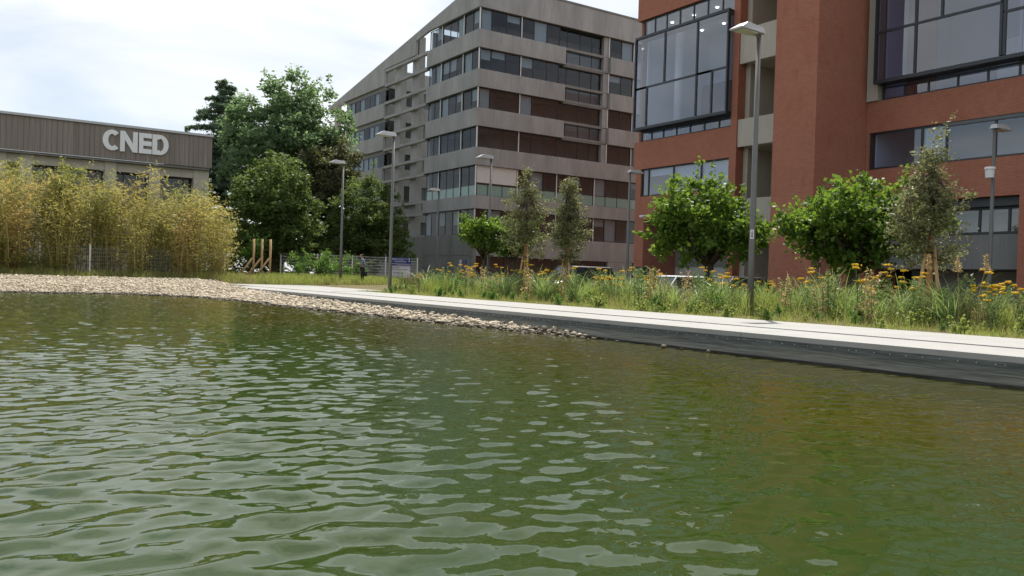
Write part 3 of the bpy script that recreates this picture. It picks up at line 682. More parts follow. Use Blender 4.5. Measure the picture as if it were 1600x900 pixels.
# stair slot between bay and pier
bw(28.0, 33.94, .1, ROOF, XB + 2.6, XB + 2.8, 'stair_back_wall', 'conc_pale'); bw(33.6, 33.94, .1, ROOF, XB + .51, XB + 2.59, 'stair_side_wall', 'conc_pale')
for z0, z1 in ((19.0, 21.2), (14.1, 16.1), (9.25, 10.85), (4.6, 6.2)): bw(28.2, 33.93, z0, z1, XB - .05, XB + .12, 'stair_parapet', 'conc_pale'); bw(28.2, 33.59, z0 - .02, z0 + .2, XB + .13, XB + 2.59, 'stair_landing', 'conc_pale')
# tall brick pier
box('brick_pier', MAT['brick'], bb_, 34.0, 25.6, .1, XB + 3, 28.1, ROOF + 2); MB().path([(34.6, 25.55, .1), (34.6, 25.55, 3.2)], .04, 8).build('downpipe', MAT['galv'], bb_)
# wing C, nearer the camera
YC0, YC1 = -6.0, 25.58
bw(YC0, YC1, 8.97, 10.52); bw(YC0, YC1, 5.42, 7.13); bw(YC0, 24.9, 18.72, ROOF, XB)
bw(24.93, 25.55, 10.54, ROOF, XB - .12, XB + .3, 'pilaster', 'conc_pale')
bw(25.42, YC1, 7.13, 8.97)
window(bb_, 'x', XB + .1, 14.6, 25.40, 7.13, 8.97, [16.6, 19.3, 21.5, 22.7], fr=.1, dep=.1, gm='glass_big', blind={(3, 0): 1})
bw(14.0, 14.6, 7.13, 8.97); window(bb_, 'x', XB + .1, 2, 14.0, 7.13, 8.97, [4, 7, 10], fr=.1, dep=.1, gm='glass_big'); bw(YC0, 2, 7.13, 8.97)
bw(YC0, 7.9, 10.54, 18.7)
box('band_header', MAT['alu_mid'], bb_, XB + .05, 14.6, 8.80, XB + .09, 21.5, 8.96)
for z0, z1 in ((10.54, 11.2), (17.42, 18.70)): window(bb_, 'x', XB + .15, 8.0, 24.85, z0, z1, [10, 11.5, 13, 14.4, 15.7, 17.05, 18.4, 19.75, 21.1, 22.5, 23.7], fr=.08, dep=.1, gm='glass_big')
bay(8.0, 24.8, ZA0, ZA1, [(22.8, 24.8, 13.75, ZA1), (21.55, 22.8, 13.75, ZA1), (18.9, 21.55, 13.75, ZA1), (22.8, 24.8, ZA0, 13.75), (18.9, 22.8, ZA0, 13.75),
                         (16.4, 18.75, 13.3, ZA1), (16.4, 18.75, ZA0, 13.3), (12, 16.4, 13.75, ZA1), (12, 16.4, ZA0, 13.75), (8, 12, 13.75, ZA1), (8, 12, ZA0, 13.75)])
room(18.6, 24.8, 10.45, 18.7, 6.0, 'room_blue'); room(8.0, 18.3, 10.45, 18.7, 6.0)
box('room_panel', MAT['room_red'], bb_, XB + 2.0, 23.3, 10.46, XB + 2.2, 24.75, 18.6); box('room_screen', MAT['room'], bb_, XB + 4.6, 19.0, 10.5, XB + 4.7, 21.6, 13.6)
room(2, 25.2, 6.0, 9.7, 5.0)
for y in (15.8, 16.9, 18.0, 19.2): box('ceiling_spot_and_fill', MAT['lum'], bb_, XB + 2.2, y, 9.62, XB + 2.5, y + .2, 9.68)
# ground floor opening with window, panel and dark void
bw(25.1, YC1, .1, 5.42); bw(17.35, 18.15, .1, 5.42); bw(YC0, 6, .1, 5.42)
box('lintel', MAT['alu'], bb_, XB + .40, 18.16, 5.02, XB + .95, 25.09, 5.41)
window(bb_, 'x', XB + .75, 18.16, 25.09, 3.80, 5.01, [18.9, 20.2, 21.4, 22.9], fr=.11, dep=.1, gm='glass_big')
bw(18.16, 25.09, 2.22, 3.78, XB + .72, XB + .9, 'grey_panel', 'conc_base'); bw(18.16, 25.09, .1, 2.2, XB + 3.6, XB + 3.8, 'void_wall', 'core')
bw(18.16, 25.09, 2.23, 2.5, XB + .95, XB + 3.59, 'void_ceiling', 'core'); bw(18.16, 25.09, 5.03, 5.3, XB + .96, XB + 4, 'ground_ceiling', 'core'); bw(18.16, 25.09, 2.6, 5.0, XB + 3.9, XB + 4, 'ground_back_wall', 'core')
window(bb_, 'x', XB + .75, 6.01, 17.34, 3.80, 5.01, [8, 10, 12, 14, 16], fr=.11, dep=.1, gm='glass_big'); bw(6.01, 17.34, .1, 3.78, XB + .72, XB + .9, 'grey_panel', 'conc_base')
box('lintel', MAT['alu'], bb_, XB + .40, 6.01, 5.02, XB + .95, 17.34, 5.41); bw(6.01, 17.34, .1, 5.0, XB + 3.9, XB + 4, 'ground_back_wall', 'core')
box('roof', MAT['conc_base'], bb_, XB + .36, YC0, ROOF - .6, 66, 33.9, ROOF - .3); box('roof', MAT['conc_base'], bb_, XB + .52, 33.95, ROOF - .6, 66, YA1, ROOF - .3)
box('end_wall', MAT['brick'], bb_, XB + .36, 42.8, 9.2, 66, 43.0, ROOF); box('end_wall', MAT['brick'], bb_, XB + .36, 42.72, .1, 66, 42.79, 9.19)
box('back_wall', MAT['brick'], bb_, 65.7, YC0, .1, 66, 42.7, ROOF - .62); box('end_wall', MAT['brick'], bb_, XB + .36, YC0 - .3, .1, 66, YC0 - .01, ROOF)
sc_o = MB().path([(37.97, 41.3, 5.60), (37.75, 41.5, 5.55)], [.05, .05], 8).path([(37.75, 41.5, 5.55), (37.55, 41.75, 5.5)], [.09, .09], 10).build('security_camera', MAT['white_metal'], None, True)
tag(sc_o, 'small white security camera fixed on the brick corner', 'security camera')

# ---- low timber-clad building with letters
YN = 60.0
cn = empty('timber_clad_building', (0, YN, .7), 'low timber clad building carrying large white letters above the bamboo', 'building')
XN0, XN1 = -16.0, 14.5
x = XN0; r3 = random.Random(3)
while x < XN1 - .01:
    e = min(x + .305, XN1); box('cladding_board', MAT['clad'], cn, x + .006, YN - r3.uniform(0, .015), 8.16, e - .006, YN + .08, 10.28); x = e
box('cladding_backing', MAT['alu'], cn, XN0, YN + .085, 8.2, XN1, YN + .2, 10.2)
box('roof_edge', MAT['roof_edge'], cn, XN0, YN - .12, 10.29, XN1 + .06, YN + 16, 10.44)
x = YN + .081
while x < YN + 15.9:
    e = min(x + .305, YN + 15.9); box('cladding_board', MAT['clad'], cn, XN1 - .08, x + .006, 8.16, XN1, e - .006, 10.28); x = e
box('cladding_soffit', MAT['conc_base'], cn, XN0, YN + .1, 8.0, XN1 - .1, YN + 15.8, 8.15)
for xc in (-14, -9.5, -5.2, -.9, 2.0, 3.4, 8.2, 10.9, 13.9):
    w_ = .35 if xc != 13.9 else .5; box('pillar', MAT['conc_pale'], cn, xc - w_, YN + .35, .6, xc + w_, YN + 1.0, 7.99)
for xa, xb in ((-14, -9.5), (-9.5, -5.2), (-5.2, -.9), (-.9, 2.0), (2.0, 3.4), (3.4, 8.2), (8.2, 10.9), (10.9, 13.9)):
    if xb - xa > 2: window(cn, 'y', YN + 1.1, xa + .35, xb - .35, 4.6, 7.4, [xa + (xb - xa) * .33, xa + (xb - xa) * .66], fr=.08, dep=.1)
    box('lintel', MAT['conc_pale'], cn, xa + .355, YN + .45, 7.42, xb - .355, YN + .9, 7.98); box('low_wall', MAT['conc_pale'], cn, xa + .355, YN + .5, .6, xb - .355, YN + .9, 4.58)
box('inner_wall', MAT['core'], cn, XN0 + .2, YN + 4.5, .6, XN1 - .2, YN + 15.7, 7.9); box('low_gable', MAT['conc_pale'], cn, XN1 - .35, YN + 1.05, .6, XN1 - .1, YN + 15.7, 7.99)
def letter(ch, x0, w, z0, h):
    y0, y1 = YN - .11, YN - .03; t = w * .30; mb = MB(); P = lambda pts: mb.prism([(x0 + a * w, z0 + b * h) for a, b in pts], 'y', y1, y0)
    if ch == 'N': P([(0, 0), (.27, 0), (.27, 1), (0, 1)]); P([(.73, 0), (1, 0), (1, 1), (.73, 1)]); P([(.271, 1), (.271, .58), (.729, 0), (.729, .42)])
    elif ch == 'E': P([(0, 0), (.34, 0), (.34, 1), (0, 1)]); [P([(.341, a), (1, a), (1, a + .23), (.341, a + .23)]) for a in (0, .385, .77)]
    else:
        n_ = 22; ro = (.5 * w, .5 * h); ri = (.5 * w - t * .98, .5 * h - t * .82); 
        if ch == 'C': a0, a1, cx = R(48), R(312), x0 + .5 * w
        else: a0, a1, cx = R(-90), R(90), x0 + .46 * w; ro = (.54 * w, .5 * h); ri = (.54 * w - t, .5 * h - t * .82); P([(0, 0), (.30, 0), (.30, 1), (0, 1)]); P([(.301, .002), (.46, .002), (.46, .235), (.301, .235)]); P([(.301, .765), (.46, .765), (.46, .998), (.301, .998)])
        cz = z0 + .5 * h
        for k in range(n_):
            q = [a0 + (a1 - a0) * j / n_ for j in (k, k + 1)]
            mb.prism([(cx + ro[0] * math.cos(q[0]), cz + ro[1] * math.sin(q[0])), (cx + ro[0] * math.cos(q[1]), cz + ro[1] * math.sin(q[1])), (cx + ri[0] * math.cos(q[1]), cz + ri[1] * math.sin(q[1])), (cx + ri[0] * math.cos(q[0]), cz + ri[1] * math.sin(q[0]))], 'y', y1, y0)
    o = mb.build('letter', MAT['letter'], cn); o['label'] = 'white capital letter ' + ch
for ch, x0, w in (('C', 7.62, 1.14), ('N', 8.66, 1.06), ('E', 9.80, .78), ('D', 10.62, 1.02)): letter(ch, x0, w, 8.70, 1.34)
#VEG
# ------------------------------------------------------------------ vegetation helpers
def unit(v): return v / (np.linalg.norm(v, axis=-1, keepdims=True) + 1e-9)
def leaf_quads(c, size, r, aspect=0.5, droop=0.2, up=0.3):
    """one bent rhombus (two faces kept as one quad) per leaf"""
    n = len(c); a = r.normal(0, 1, (n, 3)); a[:, 2] = a[:, 2] * 0.6 - droop; a = unit(a)
    nn = r.normal(0, 1, (n, 3)); nn[:, 2] += up; b = unit(np.cross(a, nn)); s = size[:, None]
    k = unit(np.cross(a, b)) * s * 0.06
    V = np.stack([c - a * s * .5, c + b * s * aspect * .5 + k, c + a * s * .5, c - b * s * aspect * .5 + k], 1)
    return V.reshape(-1, 3), np.arange(4 * n).reshape(-1, 4)
def clump_points(ells, n_cl, r, surf=0.45):
    w = np.array([e[3] * e[4] * e[5] for e in ells]) ** .8; w = w / w.sum(); out = []; out_e = []
    ch = r.choice(len(ells), n_cl, p=w)
    d = unit(r.normal(0, 1, (n_cl, 3))); rad = r.random(n_cl) ** surf
    E_ = np.array(ells)[ch]
    return E_[:, :3] + d * rad[:, None] * E_[:, 3:], d * rad[:, None]
def crown_leaves(ells, n_cl, per, cl_r, lsize, r, aspect=.55, droop=.25, flat=.7, surf=.45, up=.4):
    C_, D_ = clump_points(ells, n_cl, r, surf)
    cr_ = cl_r * r.uniform(.55, 1.35, n_cl); cnt = (per * r.uniform(.6, 1.4, n_cl)).astype(int)
    rep = np.repeat(np.arange(n_cl), cnt); g = r.normal(0, 1, (len(rep), 3)) * np.array([1, 1, flat]); g = unit(g) * (r.random(len(rep))[:, None] ** .6)
    P_ = C_[rep] + g * cr_[rep][:, None]
    V, Fc = leaf_quads(P_, lsize * r.uniform(.65, 1.3, len(P_)), r, aspect, droop, up)
    return V, Fc, C_
def tree(name, label, cat, loc, ells, n_cl, per, cl_r, lsize, lm, bark, trunk_r, fork, seed, lean=(0, 0), group=None, limbs=14, surf=.45, stub=None, aspect=.55, droop=.25, twigs=0, flat=.7):
    r = np.random.default_rng(seed); t = empty(name, loc, label, cat, group)
    V, Fc, C_ = crown_leaves(ells, n_cl, per, cl_r, lsize, r, aspect, droop, flat, surf)
    if twigs:      # loose shoots that break the outline
        ti = r.choice(len(C_), twigs); ext = []
        for i in ti:
            e = min(ells, key=lambda q: abs(C_[i][0] - q[0]) + abs(C_[i][1] - q[1]) + abs(C_[i][2] - q[2])); d = C_[i] - np.array(e[:3]); d = d / (np.linalg.norm(d) + 1e-6); d[2] += .25
            L_ = cl_r * r.uniform(1.2, 2.4); q = r.random((int(per * .5), 1)); ext.append(C_[i] + d * L_ * q + r.normal(0, cl_r * .16, (int(per * .5), 3)))
        ext = np.vstack(ext); v2, f2 = leaf_quads(ext, lsize * r.uniform(.6, 1.2, len(ext)), r, aspect, droop); Fc = np.vstack([Fc, f2 + len(V)]); V = np.vstack([V, v2])
    cr_o = link_mesh('crown', np_mesh('crown', V, Fc), MAT[lm], t)
    mb = MB(); top = (lean[0], lean[1], fork)
    mb.path([(0, 0, -.15), (lean[0] * .15, lean[1] * .15, fork * .12), (lean[0] * .5, lean[1] * .5, fork * .55), top], [trunk_r * 1.35, trunk_r, trunk_r * .85, trunk_r * .75], 10)
    for i in r.choice(len(C_), min(limbs, len(C_)), replace=False):
        e = C_[i]; s_ = np.array(top) - np.array([0, 0, r.random() * fork * .12]); mid = (s_ + e) / 2 + r.normal(0, .12, 3) * np.linalg.norm(e - s_); mid[2] += .06 * np.linalg.norm(e - s_)
        mb.path([s_, mid, e], [trunk_r * .5, trunk_r * .28, trunk_r * .08], 6)
    tr = MB(); tr.v = [(v[0] + loc[0], v[1] + loc[1], v[2] + loc[2]) for v in mb.v]; tr.f = mb.f
    tr.build('trunk', MAT[bark], t, True)
    return t

# big trees behind the fence
tree('broadleaf_tree', 'tallest dark green broadleaf tree between the timber building and the concrete block', 'tree', (22.6, 69.8, .7),
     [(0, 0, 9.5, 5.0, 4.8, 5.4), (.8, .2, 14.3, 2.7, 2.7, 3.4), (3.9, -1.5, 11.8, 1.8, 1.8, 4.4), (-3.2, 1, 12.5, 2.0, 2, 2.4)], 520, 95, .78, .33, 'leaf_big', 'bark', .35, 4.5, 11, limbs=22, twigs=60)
tree('olive_green_tree', 'rounded olive green tree standing just right of the bamboo', 'tree', (18.1, 57.3, .7),
     [(0, 0, 5.6, 2.7, 2.7, 3.3), (-.9, .6, 3.6, 2.2, 2.2, 2.2), (.9, -.7, 3.9, 2.2, 2.2, 2.4), (0, 0, 2.0, 2.3, 2.3, 1.2)], 330, 95, .55, .24, 'leaf_mid', 'bark_dark', .2, 2.4, 12, limbs=16, twigs=50)
tree('brownish_tree', 'brownish purple leaved tree behind the olive green one', 'tree', (24.2, 65.0, .7),
     [(0, 0, 7.2, 2.5, 2.5, 3.6), (-.5, .5, 4.2, 2.4, 2.4, 2.4), (1.3, -.9, 9.2, 1.5, 1.5, 2.2)], 260, 80, .6, .26, 'leaf_brown', 'bark_dark', .22, 2.6, 13, limbs=16, twigs=40)
tree('round_green_tree', 'round green tree in front of the concrete building courtyard', 'tree', (26.0, 60.5, .7),
     [(0, 0, 5.0, 2.9, 2.9, 2.9), (-1.0, .6, 3.2, 2.4, 2.4, 1.8), (1.2, -.9, 3.4, 2.2, 2.2, 2.0)], 320, 95, .55, .23, 'leaf_mid', 'bark_dark', .2, 2.0, 14, limbs=16, twigs=40)
# cedar with tiered drooping branches
def cedar(loc, label, seed):
    r = np.random.default_rng(seed); t = empty('cedar_tree', loc, label, 'tree'); Hh = 18.4; mb = MB(); pts = []
    mb.path([(0, 0, -.2), (.1, 0, 6), (.15, .1, 12), (.1, .1, Hh)], [.42, .32, .19, .02], 10)
    z = 3.0
    while z < Hh - .4:
        k = r.integers(4, 6); L0 = 6.0 * (1 - (z / Hh) ** 1.7) + .45
        for q in range(k):
            a = r.random() * 6.283; L_ = L0 * r.uniform(.65, 1.15); d = np.array([math.cos(a), math.sin(a)])
            p = [np.array([d[0] * L_ * s_, d[1] * L_ * s_, z + L_ * (.28 * s_ - .30 * s_ * s_)]) for s_ in (0, .4, .75, 1)]
            mb.path([tuple(x) for x in p], [.085, .055, .03, .01], 5)
            m_ = int(150 * L_ ** .85); s_ = r.random(m_) ** .7; bx = d[0] * L_ * s_; by = d[1] * L_ * s_; w_ = .62 * (1 - .6 * s_) * r.normal(0, 1, m_) * min(1, L_ / 2.2)
            pts.append(np.stack([bx - d[1] * w_, by + d[0] * w_, z + L_ * (.28 * s_ - .30 * s_ * s_) - np.abs(r.normal(0, .14, m_)) + .08], -1))
        z += r.uniform(.34, .62)
    P_ = np.vstack(pts); V, Fc = leaf_quads(P_, .42 * r.uniform(.5, 1.2, len(P_)), r, .34, .35, 1.2)
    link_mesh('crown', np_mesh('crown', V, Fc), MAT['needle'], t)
    tr = MB(); tr.v = [(v[0] + loc[0], v[1] + loc[1], v[2] + loc[2]) for v in mb.v]; tr.f = mb.f; tr.build('trunk', MAT['bark_dark'], t, True)
tree('rear_hedge', 'dark hedge mass beyond the wire fence under the big trees', 'hedge', (22.5, 66.0, .7), [(-9 + 2.2 * k, 1.2 * (k % 2), 1.2 + .3 * ((k * 7) % 3), 1.9, 1.3, 1.5) for k in range(9)], 260, 60, .5, .26, 'leaf_mid', 'bark_dark', .06, .4, 24, limbs=16, twigs=20)
cedar((19.4, 76.5, -.2), 'tall cedar with tiered drooping branches behind the timber building corner', 15)
# shrub clump and undergrowth by the fence
tree('sumac_shrub', 'fresh green spreading shrub left of the man at the fence', 'shrub', (19.6, 52.6, .65),
     [(0, 0, .95, 1.6, 1.5, .9), (.9, -.6, 1.25, 1.0, 1.0, .85), (-1.1, .8, .9, 1.1, 1.1, .75)], 90, 46, .34, .17, 'sumac', 'bark', .05, .4, 16, limbs=22, twigs=34, aspect=.34, droop=.45)
tree('small_shrub', 'pale green feathery shrub right behind the man by the fence', 'shrub', (22.2, 52.8, .68),
     [(0, 0, .7, .8, .8, .75), (.3, 0, 1.15, .5, .5, .5)], 36, 40, .26, .14, 'sumac', 'bark', .03, .3, 17, limbs=10, twigs=14, aspect=.3, droop=.3)
tree('young_tree', 'young bright green tree seen above the blue signboard', 'tree', (29.3, 59.0, .6), [(0, 0, 2.3, .6, .6, .9)], 22, 40, .26, .13, 'sumac', 'bark', .03, 1.2, 18, limbs=8, twigs=10)
tree('supported_sapling', 'young leafy sapling growing between the three timber stakes', 'tree', (15.6, 53.6, .66), [(0, 0, 2.2, .9, .9, .7), (-.3, .2, 1.5, .6, .6, .4)], 34, 40, .28, .15, 'sumac', 'bark', .03, 1.4, 19, limbs=10, twigs=16)
tree('low_hedge', 'low green hedge at the left end of the bamboo', 'hedge', (1.6, 50.2, .6), [(-2.5, 0, .7, 1.5, .9, .9), (0, 0, .85, 1.5, .9, 1.0), (2.0, .2, .6, 1.2, .8, .7)], 110, 55, .35, .12, 'bam_green', 'bark', .03, .3, 20, limbs=12, twigs=20)
tree('green_bush', 'rounder yellow green bush rising through the bamboo near the left edge', 'bush', (4.9, 53.0, .66), [(0, 0, 5.2, 1.1, 1.1, 1.2), (0, 0, 3.6, 1.2, 1.2, 1.6)], 90, 50, .38, .14, 'bam_green', 'bark', .06, 2.2, 21, limbs=12, twigs=16)
tree('dark_bush', 'dark bush under the right end of the bamboo', 'bush', (14.6, 56.4, .7), [(0, 0, .8, 1.6, 1.1, .9)], 60, 50, .4, .16, 'leaf_mid', 'bark', .04, .3, 22, limbs=10, twigs=10)

# mulberries along the parking
for (loc, ells, ncl, lab, sd) in (
    ((23.1, 21.8, .5), [(0, 0, 2.8, 1.8, 1.8, 1.35), (-.6, .5, 3.45, 1.35, 1.35, 1.2), (.6, -.5, 2.5, 1.35, 1.35, 1.0), (.3, -1.0, 2.6, .85, .85, .8), (-1.2, 1.1, 2.5, .9, .9, .8)], 320, 'bright green round tree in front of the white parked car and brick wall', 31),
    ((22.9, 15.7, .5), [(0, 0, 2.5, 1.9, 1.9, 1.25), (-.6, .6, 2.6, 1.35, 1.35, 1.1), (.7, -1.0, 2.75, 1.4, 1.4, 1.25), (.3, -.2, 3.2, 1.15, 1.15, 1.0), (-.9, .9, 2.3, .8, .8, .7)], 320, 'dark green round tree beside the tall brick pier, largest of its row', 32),
    ((23.3, 38.0, .4), [(0, 0, 2.95, 1.25, 1.25, .85), (-.3, .3, 3.25, .9, .9, .7)], 130, 'small round bright green tree left of the staked saplings', 33),
    ((24.4, 36.9, .3), [(0, 0, 3.0, 1.25, 1.25, .85), (.2, -.2, 3.3, .85, .85, .65)], 130, 'small round bright green tree touching the saplings, right of its twin', 34)):
    tree('mulberry_tree', lab, 'tree', loc, ells, int(ncl * .78), 50, .37, .155, 'leaf_mul', 'bark_dark', .20 if ncl > 200 else .13, 1.5 if ncl > 200 else 1.9, sd, group='round trees along the parking', limbs=18, twigs=85 if ncl > 200 else 30, aspect=.8, droop=.5)

# staked oak saplings
def sapling(loc, H_, label, seed, wid=.62):
    r = np.random.default_rng(seed)
    ells = [(0, 0, H_ * (.34 + .58 * k / 7), wid * w_, wid * w_, H_ * .10) for k, w_ in enumerate((.75, 1.0, 1.15, 1.0, .95, .75, .55, .32))]
    t = tree('oak_sapling', label, 'tree', loc, ells, 210, 40, .24, .085, 'leaf_oak', 'bark', .05, H_ * .8, seed, group='staked oak saplings in the flower bed', limbs=40, twigs=36, surf=.6)
    x, y, z = loc
    for a in (.4, 2.5, 4.6):
        MB().path([(x + .34 * math.cos(a), y + .34 * math.sin(a), z - .1), (x + .09 * math.cos(a), y + .09 * math.sin(a), z + 1.75)], .04, 8).build('stake', MAT['timber'], t, True)
    MB().path([(x, y, z - .1), (x, y, z + 1.0), (x, y, z + H_ * .45)], [.085, .075, .06], 9).build('trunk_wrap', MAT['jute'], t, True)
    MB().path([(x - .09, y - .09, z + 1.6), (x + .09, y - .09, z + 1.62), (x + .09, y + .09, z + 1.6), (x - .09, y + .09, z + 1.62), (x - .09, y - .09, z + 1.6)], .02, 6).build('tie', MAT['bag'], t)
sapling((19.2, 28.1, .45), 5.45, 'tall staked oak sapling standing before the dark parked people carrier', 41, 1.0)
sapling((19.4, 25.6, .45), 5.15, 'slimmer staked oak sapling, right one of the pair', 42, .74)
sapling((18.9, 10.95, .44), 4.45, 'staked oak sapling with loose crown overlapping the large round tree', 43, .85)

# timber support stakes
st = empty('timber_support', (15.8, 52.4, .65), 'three upright timber stakes with slanting braces beyond the terrace', 'timber stakes')
for k in range(3):
    x, y = 15.35 + .42 * k, 52.5 - .32 * k
    MB().path([(x, y, .3), (x, y, 3.15)], .07, 8).build('stake', MAT['timber'], st, True)
    MB().path([(x - 1.05, y + .3, .5), (x - .06, y, 1.95)], .06, 8).build('brace', MAT['timber'], st, True)

# bamboo screen
def bamboo_proto(seed, lm, Hh):
    r = np.random.default_rng(seed); t = empty('bamboo_clump', (0, 0, 0)); mb = MB(); pts = []
    for k in range(15):
        bx, by = r.normal(0, .28, 2); lx, ly_ = r.normal(0, .45, 2) + np.array([bx, by]) * .7; h = Hh * r.uniform(.6, 1.05)
        f_ = lambda s_: np.array([bx + lx * s_ ** 2, by + ly_ * s_ ** 2, h * (s_ - .06 * s_ ** 3)])
        mb.path([tuple(f_(s_)) for s_ in (0, .3, .6, .85, 1)], [.02, .018, .014, .008, .003], 5)
        m_ = int(165 * h / 5); s_ = .10 + .92 * r.random(m_) ** .85; base = np.array([f_(q) for q in s_])
        side = r.normal(0, 1, (m_, 3)) * np.array([.30, .30, .22]) * (0.55 + .6 * np.sin(np.clip(s_, 0, 1) * 3.0))[:, None]; pts.append(base + side)
    P_ = np.vstack(pts); V, Fc = leaf_quads(P_, .22 * r.uniform(.5, 1.4, len(P_)), r, .2, .25, .6)
    mb.build('culms', MAT['culm'], t, True); link_mesh('foliage', np_mesh('foliage', V, Fc), MAT[lm], t); return t
rb2 = random.Random(9)
protos = [(bamboo_proto(51, 'bam', 5.6), 'yellow'), (bamboo_proto(52, 'bam', 5.0), 'yellow'), (bamboo_proto(53, 'bam_green', 5.6), 'greenish'), (bamboo_proto(54, 'bam_dry', 5.2), 'dry tan')]
usedp = set()
def place_bamboo(i, x, y, s_):
    p, nm = protos[i]; o = p if i not in usedp else copy_tree(p); usedp.add(i)
    o.location = (x, y, float(ground_z(x, y)) - .03); o.rotation_euler.z = rb2.random() * 6.28; o.scale = (1.15 * s_, 1.15 * s_, 1.10 * s_)
    tag(o, {'yellow': 'yellow leaved bamboo clump in the tall screen before the timber building', 'greenish': 'greener bamboo clump in the tall screen before the timber building', 'dry tan': 'dry tan bamboo clump in the tall screen before the timber building'}[nm], 'bamboo', 'bamboo clumps of the screen')
x = -3.0
while x < 13.4:
    for row, y in enumerate((50.35, 52.1, 53.8)):
        if row == 0 and rb2.random() < .45: continue
        xx = x + rb2.uniform(-.35, .35) + .3 * row
        h = 1.0 + .10 * math.sin(xx * 1.1) + rb2.uniform(-.12, .1) - (.18 if xx > 12 else 0) - (.12 if row == 0 else 0)
        i = rb2.choices(range(4), weights=(5, 4, 5, 1.3 if xx < 11 else 4))[0]
        place_bamboo(i, xx, y + rb2.uniform(-.4, .4) + (.6 if xx > 12 else 0), h)
    x += 1.12

# ------------------------------------------------------------------ flower bed
def blades(px, py, h, r, width=.012, curve=.35, seg=3, z0=None):
    """curved tapering grass blades: strips of quads"""
    n = len(px); a = r.uniform(0, 6.283, n); d = np.stack([np.cos(a), np.sin(a)], -1); cv = h * curve * r.uniform(.3, 1.6, n)
    pz = ground_z(px, py) if z0 is None else z0; side = np.stack([-d[:, 1], d[:, 0]], -1)
    fa = r.uniform(0, 6.283, n); side = np.stack([np.cos(fa), np.sin(fa)], -1)
    V = np.zeros((n, (seg + 1) * 2, 3))
    for k in range(seg + 1):
        t = k / seg; w = width * (1 - .85 * t) * (1 if np.isscalar(width) else 1)
        cx = px + d[:, 0] * cv * t * t; cy = py + d[:, 1] * cv * t * t; cz = pz + h * (t - .18 * np.minimum(1.5, cv / h) * t ** 3)
        V[:, 2 * k] = np.stack([cx + side[:, 0] * w, cy + side[:, 1] * w, cz], -1); V[:, 2 * k + 1] = np.stack([cx - side[:, 0] * w, cy - side[:, 1] * w, cz], -1)
    b = (np.arange(n) * (seg + 1) * 2)[:, None]
    Fc = np.concatenate([np.stack([b[:, 0] + 2 * k, b[:, 0] + 2 * k + 1, b[:, 0] + 2 * k + 3, b[:, 0] + 2 * k + 2], -1)[:, None] for k in range(seg)], 1)
    return V.reshape(-1, 3), Fc.reshape(-1, 4)
r = np.random.default_rng(61)
def meadow(n, x0, x1, y0, y1, hmin, hmax, mat, name, label, width, dens=None, curve=.4):
    px = x0 + (x1 - x0) * r.random(n) ** 1.25; py = r.uniform(y0, y1, n)
    if dens is not None: m = r.random(n) < dens(px, py); px, py = px[m], py[m]
    h = r.uniform(hmin, hmax, len(px)) * (.22 + .78 * sm(px, x0 + .6, x0 + 3.2)); V, Fc = blades(px, py, h, r, width, curve, 2)
    o = link_mesh(name, np_mesh(name, V, Fc), MAT[mat], None); tag(o, label, 'grass', kind='stuff'); return o
clumpy = lambda px, py: .10 + .90 * (np.sin(px * 2.1 + 1.3 * np.sin(py * 1.7)) * np.sin(py * 2.35 + px) > -.05)
meadow(62000, 14.92, 23.2, 2, 35.1,   .10, .52, 'grass', 'meadow_grass', 'green meadow grass filling the flower bed', .008, clumpy)
meadow(20000, 14.9, 23.2, 2, 35.1, .10, .60, 'grass_dry', 'dry_grass', 'straw coloured dry grass along the flower bed', .006)
meadow(16000, 12.6, 25.5, 47.6, 54.0, .15, .55, 'grass', 'bank_grass', 'green grass bank beyond the terrace', .011)
meadow(9000, 11.2, 26, 47.5, 53.5, .10, .40, 'grass_dry', 'bank_dry_grass', 'dry grass on the bank beyond the terrace', .010)
meadow(9000, 22.6, 27, 36, 50, .12, .5, 'grass', 'verge_grass', 'grass verge behind the terrace', .010)
meadow(8000, -6, 14, 48.8, 51.8, .12, .5, 'grass_dry', 'bamboo_verge_grass', 'dry grass at the foot of the bamboo', .010)
meadow(7000, -6, 14, 48.7, 51.5, .12, .55, 'grass', 'bamboo_verge_weeds', 'green weeds at the foot of the bamboo', .011)

def tuft_proto(name, seed, n, hmin, hmax, mat, width, curve, spread, cat):
    q = np.random.default_rng(seed); px = q.normal(0, spread, n); py = q.normal(0, spread, n)
    V, Fc = blades(px, py, q.uniform(hmin, hmax, n), q, width, curve, 4, np.zeros(n))
    o = link_mesh(name, np_mesh(name, V, Fc), MAT[mat], None); return o
def scatter(protos_, spots, labels, cat, group, seed, smin=.8, smax=1.25):
    q = random.Random(seed); us = set()
    for (x, y) in spots:
        i = q.randrange(len(protos_)); o = protos_[i] if i not in us else copy_tree(protos_[i]); us.add(i)
        o.location = (x, y, float(ground_z(x, y)) - .02); o.rotation_euler.z = q.random() * 6.28; s_ = q.uniform(smin, smax); o.scale = (s_, s_, s_)
        tag(o, labels, cat, group)
q = random.Random(71)
def spots(n, x0, x1, y0, y1): return [(q.uniform(x0, x1), q.uniform(y0, y1)) for _ in range(n)]
tp = [tuft_proto('arching_grass_tuft', 72, 46, .55, 1.05, 'reed', .011, .75, .07, 'grass'), tuft_proto('arching_grass_tuft', 73, 60, .45, .95, 'reed', .010, .6, .09, 'grass'), tuft_proto('arching_grass_tuft', 74, 38, .6, 1.15, 'reed', .012, .95, .06, 'grass')]
scatter(tp, spots(44, 16.9, 20, 6.5, 22) + spots(36, 16.9, 21, 20, 34.5), 'arching green grass tuft growing in the flower bed', 'grass tuft', 'arching grass tufts of the flower bed', 75, .75, 1.45)
